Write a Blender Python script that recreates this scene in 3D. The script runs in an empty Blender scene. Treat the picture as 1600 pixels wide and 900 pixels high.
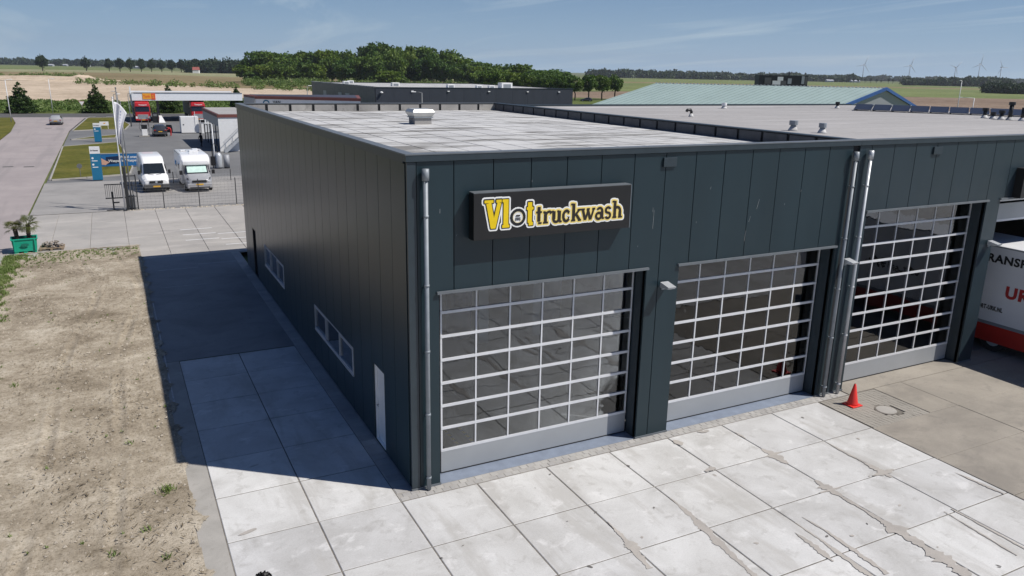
import bpy, bmesh, math, random
import numpy as np
from mathutils import Vector, Matrix

random.seed(11)
rng = np.random.default_rng(5)
S = bpy.context.scene
COL = S.collection

# ------------------------------------------------------------------ camera
CAM = Vector((-5.708, -16.161, 9.986))
YAW, PITCH, ROLL, FPX = 0.47626, 0.27343, 0.01937, 1210.44
fwd = Vector((math.sin(YAW) * math.cos(PITCH), math.cos(YAW) * math.cos(PITCH), -math.sin(PITCH)))
rgt0 = Vector((math.cos(YAW), -math.sin(YAW), 0))
up0 = rgt0.cross(fwd)
rgt = rgt0 * math.cos(ROLL) + up0 * math.sin(ROLL)
upv = -rgt0 * math.sin(ROLL) + up0 * math.cos(ROLL)
cam_data = bpy.data.cameras.new('camera')
cam_data.sensor_width = 36
cam_data.lens = 36 * FPX / 1600
cam_data.clip_start = 0.1
cam_data.clip_end = 30000
cam = bpy.data.objects.new('camera', cam_data)
COL.objects.link(cam)
cam.matrix_world = Matrix((
    (rgt.x, upv.x, -fwd.x, CAM.x), (rgt.y, upv.y, -fwd.y, CAM.y),
    (rgt.z, upv.z, -fwd.z, CAM.z), (0, 0, 0, 1)))
S.camera = cam

# ------------------------------------------------------------------ sky and sun
SUN = Vector((0.484, -0.379, 0.788)).normalized()
ELEV = math.asin(SUN.z)
AZIM = math.atan2(SUN.x, SUN.y)
world = bpy.data.worlds.new('World')
S.world = world
world.use_nodes = True
wn, wl = world.node_tree.nodes, world.node_tree.links
wn.clear()
w_out = wn.new('ShaderNodeOutputWorld')
w_bg = wn.new('ShaderNodeBackground')
w_sky = wn.new('ShaderNodeTexSky')
w_sky.sky_type = 'NISHITA'
w_sky.sun_disc = False
w_sky.sun_elevation = ELEV
w_sky.sun_rotation = AZIM
w_sky.altitude = 0
w_sky.air_density = 1.0
w_sky.dust_density = 0.3
w_sky.ozone_density = 2.6
w_bg.inputs['Strength'].default_value = 0.05
# thin cirrus: noise on the view direction projected to a high cloud layer
w_tc = wn.new('ShaderNodeTexCoord')
w_sep = wn.new('ShaderNodeSeparateXYZ')
wl.new(w_tc.outputs['Generated'], w_sep.inputs[0])
def wmath(op, a, b=None, clamp=False):
    n = wn.new('ShaderNodeMath'); n.operation = op; n.use_clamp = clamp
    for i, v in enumerate((a, b)):
        if v is None: continue
        if isinstance(v, (int, float)): n.inputs[i].default_value = v
        else: wl.new(v, n.inputs[i])
    return n.outputs[0]
zc = wmath('ADD', wmath('MAXIMUM', w_sep.outputs['Z'], 0.0), 0.06)
w_cmb = wn.new('ShaderNodeCombineXYZ')
wl.new(wmath('DIVIDE', w_sep.outputs['X'], zc), w_cmb.inputs[0])
wl.new(wmath('DIVIDE', w_sep.outputs['Y'], zc), w_cmb.inputs[1])
w_map = wn.new('ShaderNodeMapping')
w_map.inputs['Rotation'].default_value = (0, 0, math.radians(38))
w_map.inputs['Scale'].default_value = (0.55, 0.16, 1)
w_map.inputs['Location'].default_value = (3.3, 1.7, 0)
wl.new(w_cmb.outputs[0], w_map.inputs[0])
w_n1 = wn.new('ShaderNodeTexNoise')
w_n1.inputs['Scale'].default_value = 1.1
w_n1.inputs['Detail'].default_value = 9
w_n1.inputs['Roughness'].default_value = 0.62
w_n1.inputs['Distortion'].default_value = 0.9
wl.new(w_map.outputs[0], w_n1.inputs['Vector'])
w_rmp = wn.new('ShaderNodeValToRGB')
w_rmp.color_ramp.elements[0].position = 0.51
w_rmp.color_ramp.elements[1].position = 0.76
wl.new(w_n1.outputs['Fac'], w_rmp.inputs[0])
w_tint = wn.new('ShaderNodeMix'); w_tint.data_type = 'RGBA'; w_tint.blend_type = 'MULTIPLY'
w_tint.inputs['Factor'].default_value = 1.0
wl.new(w_sky.outputs[0], w_tint.inputs['A'])
w_tint.inputs['B'].default_value = (0.30, 0.62, 1.14, 1)
# pale band of dusty air low over the whole horizon
w_hor = wn.new('ShaderNodeMix'); w_hor.data_type = 'RGBA'
wl.new(wmath('POWER', 2.71828, wmath('MULTIPLY', wmath('MAXIMUM', w_sep.outputs['Z'], 0.0), -8.5)), w_hor.inputs['Factor'])
w_hor.inputs['B'].default_value = (7.5, 10.4, 13.6, 1)
w_mix = wn.new('ShaderNodeMix'); w_mix.data_type = 'RGBA'
wl.new(wmath('MULTIPLY', w_rmp.outputs['Color'], 0.85), w_mix.inputs['Factor'])
wl.new(w_tint.outputs['Result'], w_hor.inputs['A'])
wl.new(w_hor.outputs['Result'], w_mix.inputs['A'])
w_mix.inputs['B'].default_value = (9.6, 11.8, 13.6, 1)
wl.new(w_mix.outputs['Result'], w_bg.inputs['Color'])
wl.new(w_bg.outputs[0], w_out.inputs['Surface'])

sun_d = bpy.data.lights.new('sun', 'SUN')
sun_d.energy = 5.0
sun_d.angle = math.radians(0.5)
sun_d.color = (1.0, 0.955, 0.89)
sun = bpy.data.objects.new('sun', sun_d)
COL.objects.link(sun)
sun.location = (30, -25, 50)
sun.rotation_euler = SUN.to_track_quat('Z', 'Y').to_euler()

S.view_settings.view_transform = 'Standard'
S.view_settings.look = 'None'
S.view_settings.exposure = 0.0
S.view_settings.gamma = 1.0
S.view_settings.use_curve_mapping = False
S.render.engine = 'CYCLES'
S.cycles.max_bounces = 7
S.cycles.transparent_max_bounces = 12
S.cycles.caustics_reflective = False
S.cycles.caustics_refractive = False
S.cycles.use_denoising = True

# ------------------------------------------------------------------ materials
def _nodes(name):
    m = bpy.data.materials.new(name)
    m.use_nodes = True
    nt = m.node_tree
    return m, nt.nodes, nt.links, nt.nodes['Principled BSDF']

def sc(c, k):
    return tuple(max(0.0, min(1.0, x * k)) for x in c[:3])

def noise_fac(n, l, scale, detail=4, rough=0.55, vec=None, stretch=None, dist=0.0):
    if vec is None:
        g = n.new('ShaderNodeNewGeometry'); vec = g.outputs['Position']
    if stretch:
        mp = n.new('ShaderNodeMapping'); mp.inputs['Scale'].default_value = stretch
        l.new(vec, mp.inputs[0]); vec = mp.outputs[0]
    t = n.new('ShaderNodeTexNoise')
    t.inputs['Scale'].default_value = scale
    t.inputs['Detail'].default_value = detail
    t.inputs['Roughness'].default_value = rough
    t.inputs['Distortion'].default_value = dist
    l.new(vec, t.inputs['Vector'])
    return t.outputs['Fac']

def ramp(n, l, fac, stops):
    r = n.new('ShaderNodeValToRGB')
    e = r.color_ramp.elements
    while len(e) < len(stops): e.new(0.5)
    for i, (p, c) in enumerate(stops):
        e[i].position = p
        e[i].color = (*c[:3], 1)
    l.new(fac, r.inputs[0])
    return r.outputs['Color']

def mixc(n, l, fac, a, b, mode='MIX'):
    m = n.new('ShaderNodeMix'); m.data_type = 'RGBA'; m.blend_type = mode
    for key, v in (('Factor', fac), ('A', a), ('B', b)):
        if hasattr(v, 'links'): l.new(v, m.inputs[key])
        elif key == 'Factor': m.inputs[key].default_value = v
        else: m.inputs[key].default_value = (*v[:3], 1)
    return m.outputs['Result']

def bump(n, l, bs, height, strength, distance):
    b = n.new('ShaderNodeBump')
    b.inputs['Strength'].default_value = strength
    b.inputs['Distance'].default_value = distance
    l.new(height, b.inputs['Height'])
    l.new(b.outputs['Normal'], bs.inputs['Normal'])

MATS = {}
def mat(name, col, rough=0.6, metal=0.0, var=0.12, vscale=3.0, bmp=0.0, bscale=40.0, spec=0.5, objvar=0.0, coat=0.0):
    """plain paint, metal or plastic with a little unevenness in colour and gloss"""
    if name in MATS: return MATS[name]
    m, n, l, b = _nodes(name)
    f = noise_fac(n, l, vscale, 5, 0.6)
    c = ramp(n, l, f, [(0.3, sc(col, 1 - var)), (0.7, sc(col, 1 + var))])
    if objvar:
        oi = n.new('ShaderNodeObjectInfo')
        c = mixc(n, l, 1.0, c, ramp(n, l, oi.outputs['Random'], [(0, (1 - objvar,) * 3), (1, (1.0,) * 3)]), 'MULTIPLY')
    l.new(c, b.inputs['Base Color'])
    b.inputs['Roughness'].default_value = rough
    b.inputs['Metallic'].default_value = metal
    b.inputs['Specular IOR Level'].default_value = spec
    b.inputs['Coat Weight'].default_value = coat
    if bmp:
        bump(n, l, b, noise_fac(n, l, bscale, 4), bmp, 0.01)
    MATS[name] = m
    return m

def emis_free(name, col, rough=0.6): return mat(name, col, rough, var=0.03)

def panel_mat(name, col, rough, spec=0.5, bmp=0.03, scuff=0.14):
    m, n, l, b = _nodes(name)
    oi = n.new('ShaderNodeObjectInfo')
    f = noise_fac(n, l, 0.7, 5, 0.6, stretch=(1, 1, 0.25))
    dv = 0.10 if bmp else 0.03
    c = ramp(n, l, f, [(0.3, sc(col, 1 - dv)), (0.7, sc(col, 1 + dv))])
    c = mixc(n, l, 1.0, c, ramp(n, l, oi.outputs['Random'], [(0, (0.93,) * 3), (1, (1.0,) * 3)]), 'MULTIPLY')
    # thin pale run marks and scuffs
    s = noise_fac(n, l, 5.0, 3, 0.5, stretch=(1.2, 1.2, 0.10))
    s2 = ramp(n, l, s, [(0.735, (0, 0, 0)), (0.80, (scuff,) * 3)])
    c = mixc(n, l, s2, c, (0.35, 0.37, 0.38))
    l.new(c, b.inputs['Base Color'])
    vr = 0.15 if bmp else 0.02
    rf = noise_fac(n, l, 2.0, 3)
    rr = ramp(n, l, rf, [(0.3, (rough * (1 - vr),) * 3), (0.7, (rough * (1 + vr),) * 3)])
    l.new(rr, b.inputs['Roughness'])
    b.inputs['Specular IOR Level'].default_value = spec
    if bmp: bump(n, l, b, noise_fac(n, l, 1.3, 2), bmp, 0.02)
    return m

def concrete_mat(name, light, dark, stain, patch_lo=0.56, scale=1.0, objvar=0.12, rough=0.8):
    m, n, l, b = _nodes(name)
    f1 = noise_fac(n, l, 0.55 * scale, 8, 0.62, dist=0.6)
    c = ramp(n, l, f1, [(0.30, dark), (0.62, light)])
    f2 = noise_fac(n, l, 2.3 * scale, 8, 0.68, dist=0.4)
    c = mixc(n, l, ramp(n, l, f2, [(patch_lo, (0, 0, 0)), (patch_lo + 0.12, (0.45,) * 3)]), c, stain)
    f3 = noise_fac(n, l, 28 * scale, 6, 0.7)
    c = mixc(n, l, 1.0, c, ramp(n, l, f3, [(0.25, (0.86,) * 3), (0.6, (1.0,) * 3)]), 'MULTIPLY')
    f4 = noise_fac(n, l, 7 * scale, 5, 0.7)
    c = mixc(n, l, ramp(n, l, f4, [(0.67, (0, 0, 0)), (0.73, (0.5,) * 3)]), c, sc(stain, 0.7))
    oi = n.new('ShaderNodeObjectInfo')
    c = mixc(n, l, 1.0, c, ramp(n, l, oi.outputs['Random'], [(0, (1 - objvar, 1 - objvar, 1 - objvar * 0.9)), (1, (1.0,) * 3)]), 'MULTIPLY')
    l.new(c, b.inputs['Base Color'])
    b.inputs['Roughness'].default_value = rough
    b.inputs['Specular IOR Level'].default_value = 0.3
    bump(n, l, b, f3, 0.25, 0.01)
    return m

def add_streaks(m, col, lo, stretch, scale=1.0, amount=0.7):
    n, l = m.node_tree.nodes, m.node_tree.links
    b = n['Principled BSDF']
    src = b.inputs['Base Color'].links[0].from_socket
    f = noise_fac(n, l, scale, 6, 0.65, stretch=stretch, dist=0.4)
    l.new(mixc(n, l, ramp(n, l, f, [(lo, (0, 0, 0)), (lo + 0.10, (amount,) * 3)]), src, col), b.inputs['Base Color'])

def soil_mat(name, cols, sc1, sc2, bmp=0.5, grain=60):
    m, n, l, b = _nodes(name)
    f1 = noise_fac(n, l, sc1, 9, 0.65, dist=0.5)
    c = ramp(n, l, f1, [(0.28, cols[0]), (0.5, cols[1]), (0.72, cols[2])])
    f2 = noise_fac(n, l, sc2, 7, 0.72)
    c = mixc(n, l, 1.0, c, ramp(n, l, f2, [(0.3, (0.66, 0.64, 0.60)), (0.56, (1.0,) * 3)]), 'MULTIPLY')
    f3 = noise_fac(n, l, grain, 5, 0.75)
    c = mixc(n, l, 1.0, c, ramp(n, l, f3, [(0.36, (0.62, 0.61, 0.58)), (0.5, (1.0,) * 3)]), 'MULTIPLY')
    l.new(c, b.inputs['Base Color'])
    b.inputs['Roughness'].default_value = 0.95
    b.inputs['Specular IOR Level'].default_value = 0.1
    if bmp: bump(n, l, b, f3, bmp, 0.03)
    return m

def leaf_mat(name, c1, c2, c3, scale=0.35):
    m, n, l, b = _nodes(name)
    f = noise_fac(n, l, scale, 4, 0.6)
    c = ramp(n, l, f, [(0.3, c1), (0.5, c2), (0.7, c3)])
    oi = n.new('ShaderNodeObjectInfo')
    c = mixc(n, l, 1.0, c, ramp(n, l, oi.outputs['Random'], [(0, (0.60, 0.74, 0.75)), (0.5, (0.92, 0.95, 0.9)), (1, (1.0, 0.96, 0.62))]), 'MULTIPLY')
    l.new(c, b.inputs['Base Color'])
    b.inputs['Roughness'].default_value = 0.55
    b.inputs['Specular IOR Level'].default_value = 0.25
    tr = n.new('ShaderNodeBsdfTranslucent')
    l.new(mixc(n, l, 1.0, c, (0.9, 1.0, 0.45), 'MULTIPLY'), tr.inputs['Color'])
    mx = n.new('ShaderNodeMixShader'); mx.inputs[0].default_value = 0.28
    l.new(b.outputs[0], mx.inputs[1]); l.new(tr.outputs[0], mx.inputs[2])
    l.new(mx.outputs[0], n['Material Output'].inputs['Surface'])
    return m

def glass_mat(name, tint, wave=0.6, wscale=1.6, refl=1.7, rough=0.0):
    m, n, l, b = _nodes(name)
    n.remove(b)
    tr = n.new('ShaderNodeBsdfTransparent'); tr.inputs['Color'].default_value = (*tint, 1)
    gl = n.new('ShaderNodeBsdfGlossy'); gl.inputs['Roughness'].default_value = rough
    gl.inputs['Color'].default_value = (0.96, 0.98, 1.0, 1)
    fr = n.new('ShaderNodeFresnel'); fr.inputs['IOR'].default_value = 1.5
    mu = n.new('ShaderNodeMath'); mu.operation = 'MULTIPLY'; mu.use_clamp = True
    mu.inputs[1].default_value = refl
    l.new(fr.outputs[0], mu.inputs[0])
    if wave:
        h = noise_fac(n, l, wscale, 2, 0.5, dist=0.8)
        bp = n.new('ShaderNodeBump'); bp.inputs['Strength'].default_value = wave
        bp.inputs['Distance'].default_value = 0.05
        l.new(h, bp.inputs['Height'])
        l.new(bp.outputs[0], gl.inputs['Normal'])
    mx = n.new('ShaderNodeMixShader')
    l.new(mu.outputs[0], mx.inputs[0]); l.new(tr.outputs[0], mx.inputs[1]); l.new(gl.outputs[0], mx.inputs[2])
    l.new(mx.outputs[0], n['Material Output'].inputs['Surface'])
    return m

M = {}
M['panel'] = panel_mat('anthracite_panel', (0.013, 0.029, 0.038), 0.40, 0.42)
M['panel_side'] = panel_mat('anthracite_panel_side', (0.022, 0.042, 0.050), 0.30, 0.32, 0, 0)
M['panel2'] = panel_mat('anthracite_panel_newer', (0.020, 0.035, 0.045), 0.40, 0.42)
M['seam'] = mat('seam_backing', (0.008, 0.010, 0.012), 0.8)
M['trim'] = mat('anthracite_trim', (0.025, 0.038, 0.048), 0.4)
M['cap'] = mat('coping_cap', (0.13, 0.145, 0.16), 0.45, 0.0, var=0.1)
M['alu'] = mat('aluminium_profile', (0.64, 0.65, 0.67), 0.45, 0.0, var=0.06)
M['door_panel'] = mat('grey_door_panel', (0.34, 0.355, 0.37), 0.45, 0.1, var=0.05, vscale=1.0)
M['zinc'] = mat('zinc_pipe', (0.24, 0.265, 0.29), 0.5, 0.1, var=0.15)
M['glass'] = glass_mat('door_glass', (0.80, 0.82, 0.83), 0.12, 0.8, 1.65)
M['win_glass'] = glass_mat('window_glass', (0.55, 0.60, 0.64), 0.15, 1.0, 1.6)
M['white'] = mat('white_paint', (0.80, 0.80, 0.79), 0.35, var=0.04)
M['white_wall'] = mat('white_wall', (0.78, 0.78, 0.77), 0.6, var=0.05)
M['dark_int'] = mat('dark_interior', (0.16, 0.165, 0.17), 0.7)
M['int_floor'] = mat('wash_floor', (0.17, 0.175, 0.185), 0.4, var=0.3, vscale=1.2)
M['black'] = mat('black_plastic', (0.012, 0.012, 0.013), 0.45)
M['sign_black'] = mat('sign_black', (0.008, 0.008, 0.009), 0.35)
M['rubber'] = mat('tyre_rubber', (0.018, 0.018, 0.018), 0.85)
M['yellow'] = mat('yellow_paint', (0.80, 0.56, 0.0), 0.45, var=0.05)
M['pale_yellow'] = mat('pale_yellow_paint', (0.85, 0.66, 0.20), 0.45, var=0.05)
M['brown_black'] = mat('brown_black_paint', (0.018, 0.012, 0.009), 0.4)
M['slab'] = concrete_mat('concrete_plate', (0.64, 0.635, 0.62), (0.47, 0.46, 0.44), (0.36, 0.345, 0.32), 0.55)
M['slab_old'] = concrete_mat('old_brown_concrete', (0.37, 0.335, 0.285), (0.27, 0.245, 0.21), (0.20, 0.185, 0.165), 0.56, 0.8, 0.08)
M['slab_yard'] = concrete_mat('yard_concrete', (0.42, 0.395, 0.365), (0.33, 0.315, 0.295), (0.27, 0.255, 0.24), 0.58, 0.6, 0.10)
M['grout'] = mat('joint_grout', (0.16, 0.145, 0.125), 0.95, var=0.4, vscale=9)
M['mortar'] = concrete_mat('mortar_patch', (0.47, 0.435, 0.395), (0.38, 0.355, 0.325), (0.31, 0.29, 0.265), 0.6, 2.0, 0.1)
M['paver'] = concrete_mat('paver_grey', (0.46, 0.445, 0.42), (0.37, 0.355, 0.335), (0.28, 0.27, 0.255), 0.58, 2.0, 0.18)
M['paver_old'] = concrete_mat('old_paver', (0.36, 0.335, 0.295), (0.28, 0.26, 0.23), (0.20, 0.185, 0.165), 0.56, 1.6, 0.1)
M['lane'] = concrete_mat('dark_lane_paving', (0.30, 0.295, 0.29), (0.22, 0.217, 0.213), (0.15, 0.148, 0.145), 0.58, 0.8, 0.0)
M['strip'] = concrete_mat('edge_strip_concrete', (0.40, 0.38, 0.35), (0.31, 0.295, 0.27), (0.24, 0.225, 0.20), 0.56, 1.5, 0.0)
M['threshold'] = mat('blue_grey_threshold', (0.20, 0.235, 0.30), 0.4, 0.0, var=0.15)
M['dirt'] = soil_mat('dry_soil', [(0.205, 0.168, 0.122), (0.395, 0.340, 0.265), (0.59, 0.53, 0.435)], 0.5, 3.4, 1.0, 13)
M['sand'] = soil_mat('pale_sand', [(0.46, 0.37, 0.275), (0.56, 0.455, 0.345), (0.64, 0.53, 0.41)], 0.02, 0.15, 0.0, 1.0)
M['road'] = concrete_mat('pinkish_road', (0.37, 0.325, 0.315), (0.30, 0.265, 0.26), (0.25, 0.225, 0.22), 0.60, 0.35, 0.0)
M['asphalt'] = concrete_mat('grey_asphalt', (0.185, 0.185, 0.185), (0.135, 0.135, 0.137), (0.10, 0.10, 0.10), 0.62, 0.25, 0.0)
M['asphalt_dark'] = concrete_mat('dark_asphalt', (0.115, 0.112, 0.108), (0.085, 0.083, 0.08), (0.07, 0.068, 0.066), 0.6, 0.2, 0.0)
M['klinker'] = concrete_mat('grey_brick_paving', (0.33, 0.315, 0.30), (0.26, 0.25, 0.24), (0.20, 0.195, 0.19), 0.6, 0.7, 0.0)
M['grass'] = soil_mat('mown_grass', [(0.075, 0.085, 0.018), (0.125, 0.125, 0.026), (0.19, 0.165, 0.045)], 0.22, 1.5, 0.3, 9)
M['rough_grass'] = soil_mat('rough_verge', [(0.07, 0.10, 0.025), (0.11, 0.145, 0.04), (0.16, 0.175, 0.06)], 0.08, 0.5, 0.0, 3)
M['field'] = soil_mat('field_green', [(0.105, 0.135, 0.055), (0.15, 0.175, 0.075), (0.19, 0.20, 0.095)], 0.004, 0.03, 0.0, 0.3)
M['crop'] = soil_mat('crop_green', [(0.15, 0.185, 0.065), (0.18, 0.215, 0.08), (0.21, 0.24, 0.095)], 0.006, 0.04, 0.0, 0.4)
M['plough'] = soil_mat('bare_field', [(0.20, 0.145, 0.105), (0.25, 0.185, 0.135), (0.29, 0.215, 0.16)], 0.008, 0.06, 0.0, 0.5)
M['olive'] = soil_mat('olive_field', [(0.20, 0.165, 0.085), (0.25, 0.20, 0.11), (0.29, 0.235, 0.14)], 0.008, 0.06, 0.0, 0.5)
M['pale_field'] = soil_mat('pale_field', [(0.24, 0.25, 0.13), (0.30, 0.30, 0.17), (0.36, 0.34, 0.21)], 0.006, 0.05, 0.0, 0.5)
M['leaf'] = leaf_mat('leaf_broad', (0.050, 0.095, 0.016), (0.105, 0.170, 0.028), (0.185, 0.240, 0.045), 0.10)
M['leaf_far'] = leaf_mat('leaf_far', (0.025, 0.045, 0.018), (0.035, 0.060, 0.022), (0.05, 0.075, 0.026), 0.05)
M['needle'] = leaf_mat('needle', (0.022, 0.045, 0.011), (0.045, 0.080, 0.016), (0.095, 0.135, 0.026), 1.2)
M['reed'] = leaf_mat('reed_green', (0.12, 0.175, 0.04), (0.19, 0.25, 0.07), (0.28, 0.31, 0.12), 0.25)
M['palm'] = leaf_mat('palm_frond', (0.07, 0.085, 0.02), (0.11, 0.12, 0.03), (0.19, 0.18, 0.06), 3.0)
M['bark'] = mat('bark', (0.06, 0.048, 0.036), 0.9, var=0.4, vscale=6)
M['palm_bark'] = mat('palm_bark', (0.055, 0.042, 0.032), 0.95, var=0.5, vscale=25, bmp=0.8)
M['roof_sheet'] = concrete_mat('roof_sheet', (0.62, 0.615, 0.60), (0.49, 0.485, 0.47), (0.34, 0.325, 0.30), 0.60, 0.45, 0.12, 0.7)
M['roof_b'] = concrete_mat('roof_grey', (0.385, 0.37, 0.358), (0.33, 0.317, 0.307), (0.28, 0.27, 0.262), 0.60, 0.15, 0.0, 0.75)
M['roof_seam'] = mat('roof_seam', (0.10, 0.095, 0.088), 0.9, var=0.4, vscale=2)
M['parapet_in'] = concrete_mat('parapet_lining', (0.40, 0.385, 0.36), (0.27, 0.26, 0.245), (0.10, 0.095, 0.09), 0.55, 1.0, 0.25)
M['parapet_shaded'] = mat('parapet_lining_shaded', (0.065, 0.068, 0.075), 0.6, var=0.3, vscale=2)  # darker copy of the lining: shade on the right parapet put into the colour
add_streaks(M['roof_sheet'], (0.13, 0.12, 0.105), 0.50, (0.30, 1.4, 1.0), 0.9, 0.8)
add_streaks(M['roof_b'], (0.46, 0.44, 0.43), 0.54, (0.12, 1.2, 1.0), 0.8, 0.5)
add_streaks(M['road'], (0.26, 0.235, 0.23), 0.52, (1.4, 0.10, 1.0), 0.5, 0.5)
add_streaks(M['slab'], (0.40, 0.385, 0.36), 0.535, (1.3, 0.28, 1.0), 0.7, 0.55)
add_streaks(M['slab'], (0.72, 0.71, 0.70), 0.58, (0.8, 1.1, 1.0), 1.7, 0.5)
add_streaks(M['slab_old'], (0.22, 0.20, 0.175), 0.53, (0.5, 0.9, 1.0), 0.8, 0.55)
add_streaks(M['slab_yard'], (0.47, 0.44, 0.41), 0.53, (0.25, 1.0, 1.0), 0.8, 0.5)
M['yard_joint'] = mat('yard_joint', (0.36, 0.34, 0.31), 0.9, var=0.35, vscale=3)

# ------------------------------------------------------------------ helpers
class MB:
    """collects shapes; build() links them as ONE mesh object"""
    def __init__(s): s.v, s.f = [], []
    def add(s, vs, fs):
        o = len(s.v); s.v += [tuple(q) for q in vs]; s.f += [tuple(i + o for i in q) for q in fs]; return s
    def box(s, x0, x1, y0, y1, z0, z1):
        return s.add([(x0, y0, z0), (x1, y0, z0), (x1, y1, z0), (x0, y1, z0), (x0, y0, z1), (x1, y0, z1), (x1, y1, z1), (x0, y1, z1)],
                     [(0, 3, 2, 1), (4, 5, 6, 7), (0, 1, 5, 4), (1, 2, 6, 5), (2, 3, 7, 6), (3, 0, 4, 7)])
    def poly(s, pts): return s.add(pts, [tuple(range(len(pts)))])
    def prism(s, pts, z0, z1):
        n = len(pts)
        return s.add([(x, y, z0) for x, y in pts] + [(x, y, z1) for x, y in pts],
                     [tuple(range(n))[::-1], tuple(range(n, 2 * n))] + [(i, (i + 1) % n, n + (i + 1) % n, n + i) for i in range(n)])
    def extr(s, pts, a0, a1, axis='x'):
        """profile pts (u,w) extruded along x (u=y,w=z) or y (u=x,w=z)"""
        n = len(pts)
        mk = (lambda a, u, w: (a, u, w)) if axis == 'x' else (lambda a, u, w: (u, a, w))
        return s.add([mk(a0, u, w) for u, w in pts] + [mk(a1, u, w) for u, w in pts],
                     [tuple(range(n)), tuple(range(n, 2 * n))[::-1]] + [(i, n + i, n + (i + 1) % n, (i + 1) % n) for i in range(n)])
    def tube(s, path, rad, n=8, caps=True):
        path = [Vector(q) for q in path]
        rs = rad if isinstance(rad, (list, tuple)) else [rad] * len(path)
        o = len(s.v)
        for i, q in enumerate(path):
            a = path[max(i - 1, 0)]; b = path[min(i + 1, len(path) - 1)]
            d = (b - a).normalized()
            ref = Vector((0, 0, 1)) if abs(d.z) < 0.9 else Vector((1, 0, 0))
            u = d.cross(ref).normalized(); w = d.cross(u)
            for k in range(n):
                t = 2 * math.pi * k / n
                s.v.append(tuple(q + (u * math.cos(t) + w * math.sin(t)) * rs[i]))
        for i in range(len(path) - 1):
            for k in range(n):
                s.f.append((o + i * n + k, o + i * n + (k + 1) % n, o + (i + 1) * n + (k + 1) % n, o + (i + 1) * n + k))
        if caps:
            s.f.append(tuple(o + k for k in range(n))[::-1])
            s.f.append(tuple(o + (len(path) - 1) * n + k for k in range(n)))
        return s
    def lathe(s, prof, n=16, c=(0, 0, 0)):
        o = len(s.v)
        for r, z in prof:
            for k in range(n):
                t = 2 * math.pi * k / n
                s.v.append((c[0] + r * math.cos(t), c[1] + r * math.sin(t), c[2] + z))
        for i in range(len(prof) - 1):
            for k in range(n):
                s.f.append((o + i * n + k, o + i * n + (k + 1) % n, o + (i + 1) * n + (k + 1) % n, o + (i + 1) * n + k))
        s.f.append(tuple(o + k for k in range(n))[::-1])
        s.f.append(tuple(o + (len(prof) - 1) * n + k for k in range(n)))
        return s
    def mesh(s, name, m=None, smooth=False, bevel=0.0, seg=2):
        me = bpy.data.meshes.new(name)
        me.from_pydata(s.v, [], s.f)
        bm = bmesh.new(); bm.from_mesh(me)
        if bevel:
            bmesh.ops.bevel(bm, geom=bm.edges[:], offset=bevel, segments=seg, affect='EDGES', profile=0.5)
        bmesh.ops.recalc_face_normals(bm, faces=bm.faces[:])
        bm.to_mesh(me); bm.free()
        if smooth:
            me.polygons.foreach_set('use_smooth', [True] * len(me.polygons))
        if m is not None: me.materials.append(m)
        return me
    def build(s, name, m, parent=None, smooth=False, bevel=0.0, loc=None, rot=None, seg=2):
        return link(name, s.mesh(name, m, smooth, bevel, seg), parent, loc, rot)

def link(name, me, parent=None, loc=None, rot=None, scale=None):
    o = bpy.data.objects.new(name, me)
    COL.objects.link(o)
    if parent is not None: o.parent = parent
    if loc is not None: o.location = loc
    if rot is not None: o.rotation_euler = rot
    if scale is not None: o.scale = scale
    return o

def tag(o, label, cat, group=None):
    o['label'] = label; o['category'] = cat
    if group: o['group'] = group
    return o

def thing(name, label, cat, loc=(0, 0, 0), rotz=0.0, group=None):
    o = bpy.data.objects.new(name, None)
    o.empty_display_size = 0.3
    COL.objects.link(o)
    o.location = loc; o.rotation_euler = (0, 0, rotz)
    return tag(o, label, cat, group)

def struct(name, mb, m, smooth=False):
    o = mb.build(name, m, None, smooth)
    o['kind'] = 'structure'
    return o

def stuff(o, label=None):
    o['kind'] = 'stuff'
    if label: o['label'] = label
    return o

def clone(root, loc, rotz=None, label=None, group=None, scale=None):
    r = root.copy(); COL.objects.link(r); r.location = loc
    if rotz is not None: r.rotation_euler = (0, 0, rotz)
    if scale is not None: r.scale = scale
    if label: r['label'] = label
    if group: r['group'] = group
    for ch in root.children:
        c = ch.copy(); COL.objects.link(c); c.parent = r
        for gch in ch.children:
            d = gch.copy(); COL.objects.link(d); d.parent = c
    return r

def text_mesh(txt, size, m, spacing=1.0, shear=0.0, ext=0.004, bold=0.016):
    cu = bpy.data.curves.new('lettering', 'FONT')
    cu.body = txt; cu.size = size; cu.extrude = ext; cu.resolution_u = 3
    cu.offset = size * bold; cu.space_character = spacing; cu.shear = shear
    ob = bpy.data.objects.new('lettering', cu)
    COL.objects.link(ob)
    me = bpy.data.meshes.new_from_object(ob.evaluated_get(bpy.context.evaluated_depsgraph_get()))
    bpy.data.objects.remove(ob)
    me.materials.clear(); me.materials.append(m)
    return me

def lettering(name, txt, size, m, parent, loc, rot, spacing=1.0, fit=None, shear=0.0, bold=0.016):
    me = text_mesh(txt, size, m, spacing, shear, bold=bold)
    if fit:
        xs = [v.co.x for v in me.vertices]
        k = fit / (max(xs) - min(xs)); x0 = min(xs)
        for v in me.vertices: v.co.x = (v.co.x - x0) * k
    return link(name, me, parent, loc, rot)

def sheet(pts, z):
    return MB().poly([(x, y, z) for x, y in pts])

def fl(fw, lat):
    """point at a forward distance and sideways offset from where the camera stands"""
    return (CAM.x + fw * math.sin(YAW) + lat * math.cos(YAW), CAM.y + fw * math.cos(YAW) - lat * math.sin(YAW))

def bear(px, fw):
    return fl(fw, (px - 800) / 1257.0 * fw)

def topz(px, py, fw):
    return CAM.z + ((95 + 31 * px / 1600.0) - py) / 1306.0 * fw

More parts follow.
